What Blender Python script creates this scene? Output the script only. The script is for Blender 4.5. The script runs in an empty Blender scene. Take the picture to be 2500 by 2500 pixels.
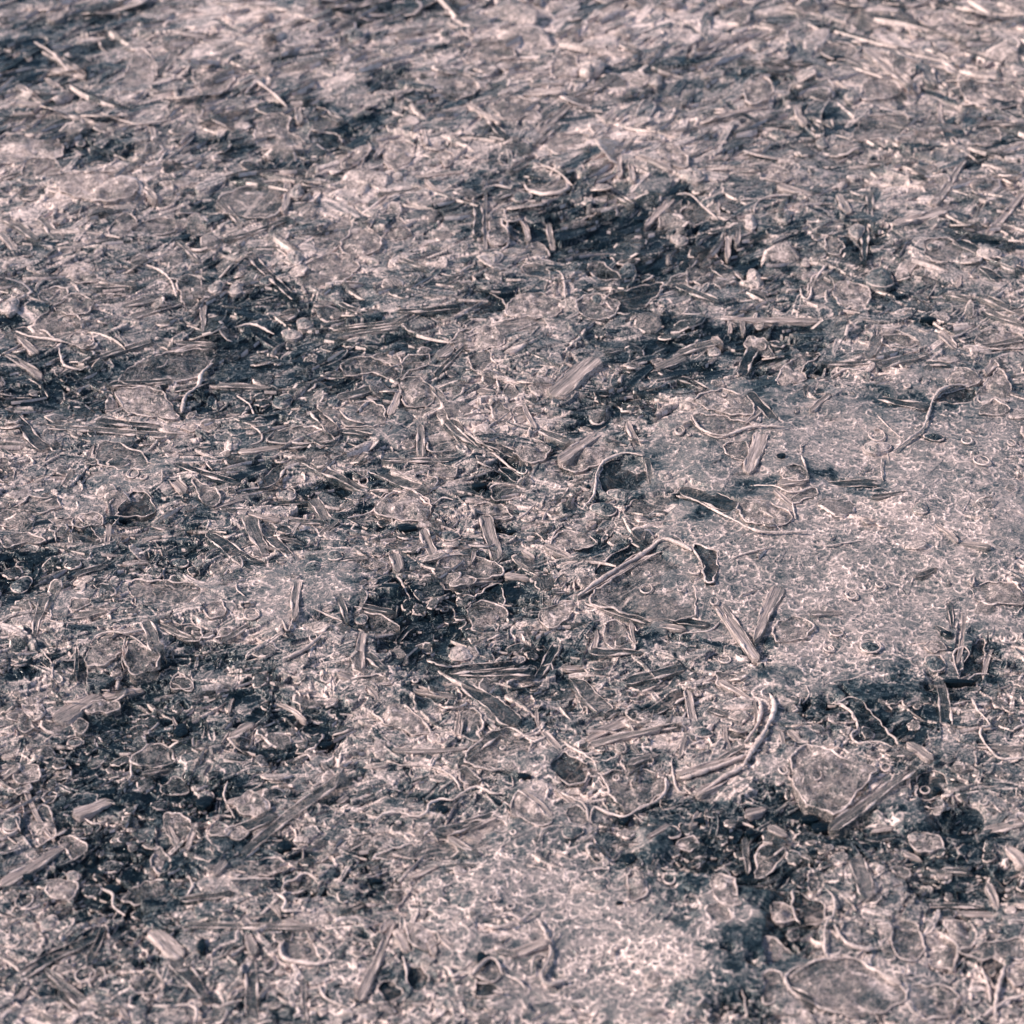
import bpy, math, random
import numpy as np
from mathutils import Vector, geometry
R = math.radians
S = bpy.context.scene
# ---------------------------------------------------------------- camera, sky, sun, exposure
PITCH, FOV, DIST = R(36.0), R(26.0), 1.3
CAM = Vector((0.0, -DIST * math.cos(PITCH), DIST * math.sin(PITCH)))
cd = bpy.data.cameras.new('camera')
cam = bpy.data.objects.new('camera', cd)
S.collection.objects.link(cam)
cam.location = CAM
cam.rotation_euler = (R(90) - PITCH, 0, 0)
cd.sensor_width = 36.0
cd.angle = FOV
cd.clip_start = 0.02
cd.clip_end = 200.0
cd.dof.use_dof = True
cd.dof.focus_distance = DIST * 0.985
cd.dof.aperture_fstop = 12.0
S.camera = cam
w = bpy.data.worlds.new('World')
S.world = w
w.use_nodes = True
nt = w.node_tree
bg = nt.nodes['Background']
sky = nt.nodes.new('ShaderNodeTexSky')
sky.sky_type = 'NISHITA'
sky.sun_disc = False
SUN_EL, SUN_AZ = 38.0, -100.0           # azimuth clockwise from +Y (away from the camera)
sky.sun_elevation = R(SUN_EL)
sky.sun_rotation = R(SUN_AZ)
nt.links.new(sky.outputs[0], bg.inputs[0])
bg.inputs[1].default_value = 0.10
sl = bpy.data.lights.new('sun', 'SUN')
sl.energy = 3.4
sl.angle = R(6.0)
sl.color = (1.0, 0.87, 0.78)
so = bpy.data.objects.new('sun', sl)
S.collection.objects.link(so)
so.location = (0, 0, 3)
so.rotation_euler = (R(90 - SUN_EL), 0, R(180 - SUN_AZ))
S.view_settings.view_transform = 'Standard'
S.view_settings.look = 'None'
S.view_settings.exposure = 0.84
S.view_settings.gamma = 1.0
S.cycles.max_bounces = 4
S.cycles.transparent_max_bounces = 8
random.seed(7)
rng = np.random.default_rng(11)
# ---------------------------------------------------------------- survey of the ice
# each survey tile has an origin in photo pixels and 0.44 photo px per unit
TILES = {'A': (0, 0), 'B': (825, 0), 'C': (1650, 0), 'D': (0, 825), 'E': (825, 825), 'F': (1650, 825),
         'G': (0, 1650), 'H': (825, 1650), 'I': (1650, 1650)}
# needles: x0,y0,x1,y1,width[,tone]  tone p pale, m mid (default), d dark
NEEDLES = {
'A': """1590,960,1575,1190,40,p;1640,560,1662,690,38,p;780,1010,870,1130,34,p;300,130,372,0,75,p;870,430,1010,270,44;240,280,480,420,34,p;280,380,480,440,30,p;
250,440,330,485,28,p;100,580,240,602,42,p;80,640,200,642,32,p;100,480,260,590,30,p;1210,1120,1340,1260,34;1240,1330,1620,1200,30,d;520,1600,760,1580,44;680,1705,890,1640,72;
720,1755,1020,1670,52;220,1220,340,1350,54;20,1220,210,1350,38;980,1310,1100,1450,30;1380,1400,1650,1680,44,d;1130,1680,1130,1840,44,p;838,720,850,880,34,p;1450,835,1690,850,36,p;
840,1880,1200,1900,30;0,1010,120,985,34,d;1780,620,1900,680,34;560,1640,690,1600,30,p;0,1300,90,1420,34,p""",
'B': """720,590,900,720,28,p;810,630,930,800,48,d;1110,760,1290,590,38,p;1090,830,1220,700,42;460,710,490,830,28,p;200,890,250,810,38,p;120,960,150,870,24,p;768,1120,778,1320,62,d;
818,1060,820,1380,24,p;1200,560,1480,500,44;1010,540,1250,540,52,p;1060,490,1260,492,24,p;320,570,420,500,32,p;1490,700,1540,640,32,p;1500,760,1560,680,24,p;950,960,1090,880,42;
870,1110,1000,1040,30;1020,1170,1060,1310,28,p;1650,910,1850,980,32,p;1560,900,1560,1010,28,p;1620,930,1640,1040,32,p;480,1010,600,1100,28,p;1500,1050,1640,1150,42;220,1100,470,1060,28,d;
0,1830,400,1800,32;0,1870,340,1842,28;330,1770,680,1740,46,d;1550,60,1600,0,44,p;1700,1240,1860,1090,42,p;330,200,600,130,64;0,60,300,0,44;1200,1340,1170,1200,30,p;340,1440,500,1500,30;
0,1700,160,1740,30,d;1090,720,1180,640,30;420,980,700,960,26,p""",
'C': """1060,280,1350,510,64,p;940,320,1110,410,38;1010,70,1210,160,34;1290,30,1330,200,44,p;1470,540,1480,690,34,p;1600,920,1430,1170,46,p;1932,1080,1730,1330,38,p;340,350,760,355,28,d;
440,220,600,160,34;670,590,720,700,34,p;460,690,670,690,40,d;220,660,520,590,28,p;0,740,380,630,24;900,1080,960,1200,50,p;1070,1080,1080,1230,44;1035,1240,1045,1480,62,d;230,1110,242,1210,28,p;
290,1260,290,1420,38,p;350,1220,340,1360,28,p;1380,340,1425,480,72;215,1450,400,1590,80,d;1540,1370,1932,1560,70,d;1680,1530,1800,1590,62,d;1480,1650,1640,1690,38;1680,1670,1932,1760,42;
1720,1740,1932,1815,42;0,1600,240,1690,48,d;1125,1820,1110,1920,34;1640,700,1932,710,34;1400,170,1932,240,34;560,1040,760,1090,42,p;1060,900,1200,880,32;1200,1280,1500,1190,62,p;300,1790,302,1850,28,p;
375,1780,378,1850,28,p;100,1750,800,1780,38,p;1700,370,1830,300,34,p;740,660,800,740,50,d;700,560,680,480,26;600,960,640,900,30;1560,1620,1580,1560,24,p""",
'D': """200,490,1040,535,42;80,440,250,640,62,d;1150,1110,1460,1300,92,d;1370,1000,1480,1230,92;1480,1070,1640,1250,72,d;1650,660,1930,800,80;1740,440,1870,570,72,d;980,730,1340,820,34,d;
1200,240,1520,262,34;1320,645,1600,610,34,p;1600,640,1900,600,44,d;1450,830,1590,690,84,d;1730,870,1830,1000,62;1770,1090,1890,1000,34;940,770,1030,870,48,p;190,1690,260,1480,58;800,1590,880,1790,72;
870,1610,1080,1700,44;612,1050,600,1200,30,p;790,1140,900,1120,24,p;30,120,230,230,38,p;480,140,850,20,34;830,80,1190,10,26,p;380,1570,600,1560,60;340,850,400,740,38;490,690,520,600,28,p;
1370,970,1560,1000,34,p;1600,1000,1800,1010,34;1190,960,1360,890,28,p;530,460,900,490,42,d;700,1800,704,1700,28,p;415,1640,422,1900,28,d;1655,1380,1640,1600,52,p;100,20,210,110,44,p;
1500,900,1760,880,30,d;1540,1110,1700,1130,26;420,1350,600,1280,34;1230,1700,1400,1600,40;960,270,1190,210,40,d;600,240,960,230,44,d;1880,1450,1932,1600,40""",
'E': """460,490,465,660,54,p;810,960,880,1200,72,p;470,1050,540,1210,54,p;310,1200,340,1300,62,p;560,130,690,10,64,p;1190,350,1440,150,110,p;1230,700,1520,480,62,p;345,310,290,450,48,p;
380,330,490,230,52,p;540,310,620,460,52;600,480,790,620,72,d;800,600,1000,660,62,d;0,370,210,290,54;240,680,800,650,38;100,680,500,850,62;0,770,210,850,44;1330,1450,1800,1165,46,p;
1440,1345,1760,1170,56,d;1100,1870,1270,1600,64,d;600,1840,1000,1800,54,d;640,1862,1090,1856,48,d;1290,1830,1380,1932,64;1390,1740,1700,1740,54,d;1600,1900,1932,1820,54,d;1370,1460,1750,1590,44;
1750,1590,1932,1620,30,p;1415,1730,1440,1600,38,p;120,1870,140,1660,60,p;0,1480,320,1520,34;150,1770,260,1870,54;900,700,1030,770,54,d;20,545,190,550,48,d;1030,390,1100,530,26,p;770,315,890,322,42,p;
1040,480,1280,600,52;1600,490,1670,640,44,p;1710,680,1740,820,34;620,1350,920,1290,34,p;920,1290,1070,1310,30,p;1150,1150,1330,1230,38,p;1020,1150,1090,1200,28,p;1850,1150,1932,1190,34;
1625,1570,1650,1700,24,p;500,1000,520,930,26;720,60,540,230,30,d;0,1250,180,1230,28;760,1150,740,1230,26,p;850,1240,940,1150,28;1250,1800,1400,1790,30,p;1480,100,1600,60,34;1760,190,1932,110,60;
1190,1420,1290,1400,26;320,1650,420,1560,30,d""",
'F': """395,800,480,560,82,p;435,1700,570,1390,84,p;1050,330,1400,420,62,d;355,230,430,60,60,d;1065,150,1130,0,62;240,1480,460,1800,62,p;730,825,1130,840,62,d;1110,200,1340,140,54;780,182,1150,172,30,d;
1710,1850,1790,1610,34,p;1560,1790,1600,1500,38,p;722,290,730,380,30,d;740,450,850,350,28,p;1380,170,1520,190,44,d;1520,1470,1540,1610,34,d;0,100,250,50,44;10,250,190,330,40,d;380,530,470,450,26,p;
400,350,570,520,48,d;540,890,660,980,28,p;20,860,330,980,110,d;1440,1590,1530,1660,40,d;1720,220,1790,110,54,p;560,860,720,850,44,p;1640,1400,1655,1330,28,p;200,0,260,60,40,p;1330,1350,1450,1310,34,d;
1460,0,1560,70,44,p;1560,80,1932,20,34;1080,940,1280,900,30,d;0,1560,190,1600,60,d;740,1550,940,1530,34;1420,1060,1560,1180,30,p;1560,1180,1740,1210,34,p;460,1010,610,1090,30""",
'G': """1330,980,1930,545,62;110,1630,540,1430,64,d;240,1600,590,1930,74;830,1400,1010,1570,84,p;960,1560,1160,1790,92,d;1385,1560,1400,1932,74;1370,1430,1410,1560,62,p;300,240,560,80,92,p;400,740,620,640,64,p;
0,1140,380,880,62,p;130,560,300,880,26,p;1030,1380,1740,1410,34;1570,1370,1720,1390,28,p;1270,330,1410,250,44,p;1520,130,1700,250,28,p;1190,1110,1250,1010,44,p;930,810,980,920,44,p;950,180,1020,280,24,p;
1290,90,1270,210,24,p;780,500,960,460,28;1250,690,1500,610,28,p;0,540,100,500,34,p;1680,1680,1700,1932,40;670,1860,720,1932,30,p;90,1780,160,1700,44,p;230,1870,380,1932,34;0,420,80,430,24,p;
1780,460,1860,560,24,p;1700,1390,1740,1480,38,p;560,90,800,30,50,p;1250,880,1540,770,70,d;1040,960,1090,800,34,p;1120,340,1140,230,26,d;330,1750,460,1860,50,d;1000,1240,1300,1200,34,d;1220,1570,1300,1490,34;
580,1380,480,1560,40,d;1470,1240,1560,1350,26,p""",
'H': """120,1810,320,1380,54,p;690,40,1000,280,110,d;1310,0,1500,210,92;300,408,720,402,26,p;670,490,900,310,44,d;1690,210,1932,90,72,d;540,900,900,750,64,d;610,892,890,790,28,p;610,910,790,1010,28,p;
1020,650,1190,800,34,p;920,1590,1170,1520,44,p;140,485,280,487,26,p;600,1100,780,1070,34;950,830,1000,700,38,p;1210,630,1380,740,28,p;240,1440,300,1340,44,p;330,1470,400,1560,48,p;510,1490,540,1590,44,p;
560,1490,670,1570,28,p;420,1440,430,1520,50,p;1370,370,1640,230,64,p;1390,400,1800,320,44,p;1630,410,1680,470,24,p;680,520,790,590,34;0,690,60,650,28,p;1600,530,1830,420,34;1140,310,1240,430,34,p;
1000,360,1130,310,24,p;1100,200,1120,300,24,p;170,90,230,150,34,p;655,330,680,150,38,p;360,60,660,120,34;0,1000,180,900,34;400,1140,560,1080,30,p;0,1330,160,1270,30,d;880,1560,1000,1590,30;
1480,240,1560,180,40,d;1720,920,1850,840,30,p;0,20,110,40,34,p;780,250,820,360,24,d;1650,340,1900,300,40,d;1740,1100,1770,1020,24""",
'I': """0,110,60,80,34,p;60,80,120,320,44,p;110,690,360,570,44,p;0,590,390,490,44,p;240,30,450,140,34,p;440,150,462,280,30,p;910,50,1010,160,30,d;1280,400,1420,510,48,p;1460,20,1520,400,74;
860,900,1330,560,64;1000,1030,1060,1290,92;1700,870,1932,840,44,p;1320,1270,1740,1290,38;1530,1312,1790,1330,34,p;380,900,400,1100,44;620,330,690,390,38,p;1260,1000,1370,1040,30,p;270,300,300,460,30,p;
170,190,290,240,34,d;1730,1160,1790,1310,44,p;1830,960,1932,1090,64,p;1080,880,1210,860,28,p;20,480,50,360,28,p;380,780,510,740,44,p;1290,580,1300,700,28,p;1520,560,1660,540,44;860,1440,900,1510,34,p;
580,340,600,420,24,p;80,860,140,740,34,p;180,850,170,750,24,p;510,850,620,900,44,p;1050,920,1230,900,54,d;1460,1090,1640,1100,30;220,520,380,430,26;1640,400,1932,420,34;600,1760,760,1880,44,d;
1100,1660,1240,1760,34,p;680,1010,760,1060,34"""}
# plates: tone then outline; tile B's first dark outline is a hollow, not a plate
PLATES = {
'A': """p 1650,1530 1690,1470 1770,1430 1860,1410 1932,1420 1990,1480 1932,1540 1850,1575 1740,1590 1670,1570|p 1420,800 1440,690 1520,650 1610,670 1600,740 1690,800 1560,820|m 980,1550 1030,1520 1110,1540 1115,1600 1080,1690 1030,1700 1000,1620|
m 230,1640 360,1620 370,1680 300,1720 240,1710|p 310,1530 380,1490 480,1500 550,1560 440,1580|p 0,770 200,760 330,800 340,890 180,900 0,920|m 130,960 170,910 300,920 340,980 240,1010 140,1010|m 110,1090 150,1050 300,1060 310,1100 150,1130|
m 1700,660 1760,590 1830,620 1860,680 1750,720|m 690,1310 800,1220 950,1200 960,1270|m 600,1300 680,1200 760,1230 680,1310|p 660,560 740,320 800,290 870,380 850,470 800,500|m 1220,1170 1250,1080 1560,1010 1560,1170 1440,1220|
m 1740,1310 1932,1190 1932,1300 1800,1400|p 1080,400 1250,400 1300,450 1200,540 1100,500|m 20,1880 100,1840 250,1860 300,1932 10,1932|p 400,1880 480,1870 520,1932 400,1932|p 330,1000 700,1000 760,1100 600,1150 360,1100|p 310,1720 420,1650 520,1700 470,1760 360,1760|
m 190,1830 300,1730 420,1760 450,1850 300,1890|d 1720,780 1740,730 1870,740 1890,800 1800,830""",
'B': """m 720,320 780,240 850,220 950,270 985,310 960,330 800,330|m 890,340 1080,330 1100,370 960,395 880,380|p 1180,400 1220,330 1310,320 1330,380 1320,440 1200,440|p 870,590 980,560 1110,600 1080,650 960,690 880,650|p 540,450 600,410 730,440 780,510 660,560 550,540|
p 560,860 600,840 645,880 600,930|p 90,850 180,820 160,880 60,950 20,920|m 1170,800 1230,760 1390,770 1330,850 1200,870|p 1020,1370 1060,1320 1130,1320 1170,1380 1050,1400|p 930,1340 945,1290 910,1220 930,1160 860,1170 840,1340|
d 700,1670 760,1600 830,1620 930,1690 900,1750 800,1750 730,1720|m 640,1925 700,1850 800,1860 930,1925 1000,1880 1160,1830 1120,1780 960,1790|m 1830,1580 1850,1530 1932,1510 1932,1620 1860,1610|m 1390,1480 1450,1460 1520,1500 1570,1550 1430,1540|
m 1020,1490 1080,1460 1150,1480 1170,1540 1060,1530|p 1780,880 1850,830 1932,900 1932,960 1830,940|p 250,1300 320,1200 370,1230 400,1290 300,1320|m 1870,1080 1932,1090 1932,1130 1800,1240 1790,1190|p 940,1760 990,1660 1100,1640 1240,1700 1180,1780|
p 20,1340 130,1270 240,1330 200,1400 60,1420|p 250,820 330,790 420,810 400,900 280,930|p 1320,1700 1420,1650 1560,1700 1500,1790 1370,1780|d 1480,1680 1580,1640 1800,1600 1700,1720 1560,1760""",
'C': """m 980,770 1010,700 1060,650 1200,640 1280,650 1290,690 1240,750 1090,770|p 1030,540 1040,460 1150,440 1250,490 1200,540 1060,560|p 380,500 420,440 480,430 540,500 500,570 400,590|p 1220,800 1300,770 1440,720 1490,790 1500,840 1380,830|
m 1630,800 1700,750 1780,730 1800,790 1720,820|m 60,1480 130,1390 200,1370 260,1430 200,1480 90,1540|p 880,1590 950,1570 1050,1600 1080,1640 1030,1740 950,1740 880,1650|m 760,1540 830,1530 880,1580 830,1640 830,1690 730,1660|m 1110,1932 1150,1850 1260,1860 1350,1932|
m 1380,1370 1500,1350 1580,1410 1540,1480 1400,1470|m 830,1340 900,1350 930,1390 900,1430 840,1420|p 400,1932 390,1880 440,1860 500,1932|p 1570,430 1700,460 1900,480 1932,560 1800,600 1620,560|p 1350,100 1500,70 1620,150 1500,180|m 800,260 900,220 1000,260 960,320 850,310|
p 450,960 560,920 650,980 560,1010|m 0,1140 60,1080 140,1110 190,1190 120,1230 40,1210|p 1190,370 1260,330 1330,380 1280,430|p 1660,1900 1720,1840 1900,1860 1932,1932 1700,1940""",
'D': """p 640,290 720,265 830,265 900,290 940,350 985,430 880,430 720,410 680,370|m 540,690 550,600 650,590 700,620 770,640 830,700 850,740 700,740 600,720|m 0,1000 30,980 120,990 145,1030 80,1060 0,1060|p 10,1140 60,1110 170,1110 260,1150 150,1160 30,1180|
p 280,1030 380,1020 480,990 550,990 570,1050 500,1060 330,1060|m 110,950 170,905 250,910 310,900 330,950 250,990 130,980|m 320,1080 380,1070 400,1130 380,1190 320,1150|p 480,1830 520,1700 620,1670 700,1700 640,1800 540,1840|m 700,1700 800,1710 880,1770 860,1860 720,1870|
p 1070,800 1120,830 1200,860 1220,940 1130,930|m 1490,600 1530,550 1700,520 1830,560 1830,600 1600,610|d 650,980 750,860 840,900 850,980 740,1000|p 1000,480 1050,460 1100,480 1060,510|p 390,1530 420,1480 490,1490 500,1520 430,1540|p 1190,1690 1240,1640 1290,1630 1260,1670|
m 0,700 50,700 80,790 40,820 0,800|m 950,1900 960,1870 1020,1860 1060,1932|m 660,230 830,90 1180,40 1120,170 980,220|p 380,40 450,0 510,40 470,80|m 1460,1030 1530,1040 1520,1100 1460,1090|m 720,1390 860,1370 1100,1400 1060,1490 800,1520|
m 880,1610 1000,1610 1120,1640 1110,1700 1000,1690|d 420,1010 500,1060 560,1150 430,1140 400,1080|p 1130,1530 1230,1500 1260,1560 1180,1590""",
'E': """m 10,160 60,130 150,110 230,130 310,170 300,230 180,200 60,220|m 200,110 250,85 330,95 345,150 300,150|m 350,240 360,150 390,110 490,105 510,130 480,170 400,190|p 640,60 700,0 850,-40 930,45 850,80 720,90|m 730,130 830,90 860,150 790,210 740,180|m 850,400 900,380 960,450 920,500 870,470|
p 920,330 930,290 980,290 1000,350 950,360|m 850,810 880,790 990,790 1030,820 1000,860 870,870|d 1450,760 1480,690 1560,665 1680,680 1720,740 1740,820 1680,840 1560,850 1470,840|p 200,940 250,860 370,830 450,850 500,890 520,940 460,1000 280,980|p 760,900 860,890 920,910 970,970 900,980 780,940|
m 1600,930 1660,890 1760,870 1860,890 1900,930 1850,970 1700,1010 1600,990|m 730,1520 720,1460 800,1430 900,1450 940,1490 900,1560 850,1600 760,1590|p 1190,1130 1200,1080 1300,1050 1400,1080 1430,1130 1300,1150|m 1480,1580 1560,1570 1620,1650 1640,1720 1500,1700|
p 500,710 560,690 660,720 640,760 520,760|m 1400,1440 1800,1200 1900,1220 1990,1290 1980,1400 1960,1560 1700,1560 1550,1520|p 620,1330 720,1300 760,1330 640,1360|p 1260,680 1420,560 1560,560 1600,640 1440,700 1300,740|d 770,1380 900,1320 910,1440 780,1430|m 420,1690 480,1660 530,1690 500,1720|
m 980,410 1030,400 1040,480 980,490|d 1480,1320 1440,1270 1560,1180 1700,1120 1780,1140|m 480,490 600,480 660,600 560,640 500,610|p 350,270 450,250 540,330 500,400 380,400|m 550,1230 700,1180 900,1240 880,1300 660,1310|m 100,1500 300,1560 330,1620 180,1640 90,1570|p 1130,1500 1330,1450 1260,1560 1160,1600|
p 980,580 1060,560 1180,620 1100,700 990,660|m 0,420 120,380 240,400 260,490 140,520 20,500""",
'F': """p 1670,330 1720,260 1790,195 1840,250 1855,310 1830,370 1770,350 1700,380|p 340,1010 360,960 480,960 600,1010 640,1060 560,1100 400,1080|m 640,970 660,920 720,890 780,890 760,930 690,950|m 80,490 150,580 260,600 340,570 440,550 380,520 200,480|
p 560,270 600,180 720,110 800,110 700,190 720,250 600,290|p 410,50 480,0 540,90 480,95|m 1250,0 1340,40 1340,90 1200,80 1130,20|d 1440,350 1540,305 1650,295 1640,370 1440,370|p 1560,190 1640,210 1690,260 1600,290 1500,270|p 1380,1700 1460,1680 1500,1720 1430,1740|
m 1380,1760 1460,1750 1500,1800 1450,1850|d 160,1390 150,1290 90,1190 200,1210 230,1260 210,1380|m 230,1880 240,1850 390,1915 240,1930|p 1640,1430 1660,1390 1800,1370 1900,1400 1932,1480 1700,1480|d 1580,1860 1640,1700 1700,1640 1720,1700 1700,1880|m 1700,400 1770,370 1850,420 1780,450 1690,440|
p 580,820 590,780 680,760 720,800 720,850 640,850|m 270,640 330,620 400,640 380,720 290,700|p 100,400 250,340 400,400 420,480 240,470|m 540,1620 640,1560 760,1600 700,1680 560,1690""",
'G': """p 470,150 520,120 620,115 660,150 600,180 480,180|p 400,260 420,220 460,220 480,270 440,300|p 70,520 140,470 210,490 220,550 120,570|m 900,770 940,740 1010,750 1060,830 1010,900 930,860|p 840,1030 850,940 890,930 930,970 940,1040 890,1060|
m 680,1210 690,1170 770,1120 800,1095 930,1105 975,1150 970,1210 850,1225|m 880,570 960,510 1010,530 1040,600 930,600|p 100,200 150,210 190,280 120,310|m 940,40 960,0 1040,0 1070,70 1000,60|m 320,870 400,850 460,880 470,930 400,970|m 1570,1190 1590,1150 1650,1140 1690,1100 1770,1140 1750,1180|
p 1310,1060 1400,1010 1560,1000 1600,1060 1400,1100|p 250,1150 340,1100 410,1120 420,1180 330,1220|m 720,430 850,340 940,380 960,450 800,470|m 230,630 270,590 310,630 270,660|p 1250,860 1310,820 1380,870 1290,900|m 490,1650 560,1600 580,1640 520,1720|p 160,760 250,680 300,830 200,900|
m 1570,1480 1640,1450 1740,1480 1770,1590 1620,1590|p 1290,700 1400,640 1500,720 1420,780|m 740,1690 820,1620 900,1700 840,1760 760,1750""",
'H': """m 690,200 720,180 780,200 800,280 800,350 700,340 670,300|m 700,470 820,340 930,300 1040,340 1060,430 980,530 800,520|m 670,540 720,520 790,580 720,610|p 1540,410 1600,420 1590,450 1540,440|m 260,1230 290,1195 360,1190 385,1230 340,1270 280,1265|m 200,1020 360,950 500,930 600,920 690,1000 640,1030 400,1020|
p 1610,1130 1660,1120 1710,1170 1700,1250 1620,1270|p 1010,660 1180,820 1140,850 1030,820 960,760|m 760,1700 850,1600 900,1660 880,1720|d 390,1630 470,1620 500,1700 430,1750 380,1700|d 230,1720 300,1700 370,1770 260,1790|m 1480,560 1700,540 1820,580 1810,650 1700,740 1600,770 1500,650|
m 110,40 200,20 300,50 250,80 140,70|d 1180,520 1260,440 1380,520 1370,600 1270,600|m 620,900 740,820 900,800 960,900 820,980 700,970|p 380,1430 450,1420 560,1490 500,1560 430,1540|m 1270,760 1330,730 1380,790 1350,840 1280,820|p 190,200 330,150 440,220 520,320 360,300|d 760,1740 880,1740 900,1790 780,1800""",
'I': """p 200,1180 230,1150 310,1170 350,1290 330,1330 210,1270|p 530,1300 570,1280 640,1320 700,1340 650,1390 550,1390|p 480,1560 480,1490 540,1480 600,1530 650,1580 580,1640 500,1640|m 730,1190 740,1130 800,1130 810,1210 760,1260|m 600,1720 700,1650 850,1620 1000,1620 1100,1680 1230,1750 1250,1850 1000,1932 760,1870 640,1800|
m 480,1830 490,1690 570,1690 600,1790 540,1860|m 1210,1560 1200,1400 1230,1370 1330,1400 1370,1500 1350,1590 1290,1620|p 1560,1540 1540,1490 1450,1430 1370,1470 1400,1600 1530,1640|d 1690,1620 1760,1590 1820,1620 1790,1720 1760,1740|m 1560,1550 1700,1510 1840,1490 1932,1500 1932,1600 1840,1580 1700,1590|
m 1300,1850 1300,1750 1380,1740 1500,1750 1560,1800 1530,1880 1400,1932|p 0,960 30,910 90,900 130,940 70,980|m 440,1110 470,960 600,960 580,1040 480,1130|p 1190,1100 1280,1100 1290,1140 1220,1130|p 1490,1380 1600,1380 1670,1450 1620,1530 1530,1480|
p 650,480 800,450 950,520 1100,560 1000,700 900,810 750,780 660,680|d 900,150 980,210 1010,300 975,350 1005,395 1080,385 1200,430 1240,390 1130,260 1000,130|d 1350,570 1440,540 1500,600 1460,680 1340,690|p 1840,1640 1932,1620 1932,1720 1860,1740|p 1300,920 1400,890 1480,960 1360,1000|
m 170,1330 260,1310 300,1400 190,1400|d 640,1230 740,1290 820,1300 800,1400 680,1420"""}
# lumps: x,y,rx,ry,tone     rings: x,y,rx,ry,r
LUMPS = {
'A': "1200,1600,45,38,p;1640,1440,42,50,p;1310,1600,42,36,p;1690,1800,50,32,p;1620,1850,60,30,p;1650,1080,42,42,p;450,810,20,20,d;1480,1560,40,30,m;60,1740,55,45,p",
'B': "1400,405,66,48,p;960,35,74,46,p;1610,1490,52,46,m;1900,1300,46,36,p;1020,1085,50,34,m;90,200,60,44,p;1760,450,45,34,p;870,1440,40,44,p;1440,1680,30,34,m",
'C': "440,1540,52,62,p;600,1215,46,42,p;90,1000,72,42,p;1850,1500,62,50,m;1730,1450,60,40,p;1000,1310,42,46,p;1130,1560,88,60,m;810,780,34,34,p;980,550,42,32,p;410,1240,40,44,p;1420,1400,30,24,m;460,250,50,34,p;720,1460,26,22,p;900,310,42,13,k;1400,1785,40,14,k",
'D': "1740,1300,60,40,m;1290,600,42,52,p;1570,355,60,46,m;120,1370,60,52,d;1860,1230,48,30,m;1590,850,52,36,p;450,30,50,30,p;640,1380,30,24,m;1300,1240,30,20,m;1000,1250,50,30,d;90,1450,50,20,k;640,1010,60,14,k",
'E': "1480,940,72,46,m;1570,860,72,36,p;1820,790,46,34,p;680,1740,72,44,p;620,1080,62,30,m;1000,1740,36,30,p;380,1040,60,20,k;960,1040,26,14,k;1390,810,12,10,k;780,790,40,16,k;850,330,40,20,m;860,1500,30,30,p;130,1560,40,30,m",
'F': "1110,640,72,42,p;1080,1720,52,36,d;1430,590,56,24,d;1350,1000,46,34,p;1440,1800,60,50,m;210,90,40,30,p;580,710,24,12,k;1130,890,50,16,d;670,230,44,26,p;450,270,40,30,m;1560,1900,90,16,k;1500,1640,30,12,k",
'G': "410,335,44,28,m;1140,620,40,40,m;60,800,50,46,m;1000,270,44,40,k;1580,940,40,36,k;1130,670,50,36,k;150,1090,30,24,k;1620,1120,44,40,d;270,1350,50,44,m;400,1060,44,30,p;620,1140,44,30,k;1800,350,46,18,k;1120,1510,20,50,k",
'H': "680,1400,46,40,p;1850,880,50,44,d;1620,1030,30,40,k;800,1610,34,34,k;210,1140,34,16,k;130,830,50,26,d;1590,800,30,26,k;1560,1290,18,10,k;1300,880,60,44,m;1660,1180,50,50,p;1450,1180,60,44,p;580,745,34,26,k;1030,570,40,14,k",
'I': "150,330,60,30,m;820,850,70,34,k;390,1458,26,10,k;740,810,60,20,k;1445,665,22,16,k;1400,750,10,8,k;1580,1020,10,8,k;130,820,30,20,k;410,870,30,18,k;40,1290,40,40,m;660,660,20,14,d;1370,1600,40,30,p;1330,910,44,34,p;1230,1300,34,24,p"}
RINGS = {
'A': "", 'B': "",
'C': "1540,810,14,22",
'D': "1810,1905,28,28;740,775,34,24;800,800,18,14;1400,1570,40,36;1590,840,44,32;1740,1690,20,24",
'E': "1710,1405,32,30;1715,1330,14,12;1890,560,24,22;1900,1420,18,14;860,1500,22,20;140,770,26,26;430,1910,16,12",
'F': "20,555,26,24;890,1640,34,22;1110,575,46,36;1080,1715,54,42;1280,300,18,12;70,580,10,8;265,370,12,10;210,1480,22,22;270,1780,34,24;100,1330,30,18;1610,600,26,22;1860,600,22,18;1690,710,40,30;970,1440,30,24;850,1720,26,20;1130,1390,24,18",
'G': "1815,35,24,26;130,1220,46,44;60,810,46,50;470,1640,50,50;410,330,40,26",
'H': "1543,583,18,16;972,892,16,14;1835,1140,34,34;680,1405,40,34;1855,880,40,36;860,1270,26,20;960,1310,20,16;915,410,14,12",
'I': "640,602,18,18;1160,540,24,24;1380,650,26,22;590,570,24,26;770,600,34,32;850,680,20,16;120,90,18,16;1700,740,20,18"}
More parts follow.
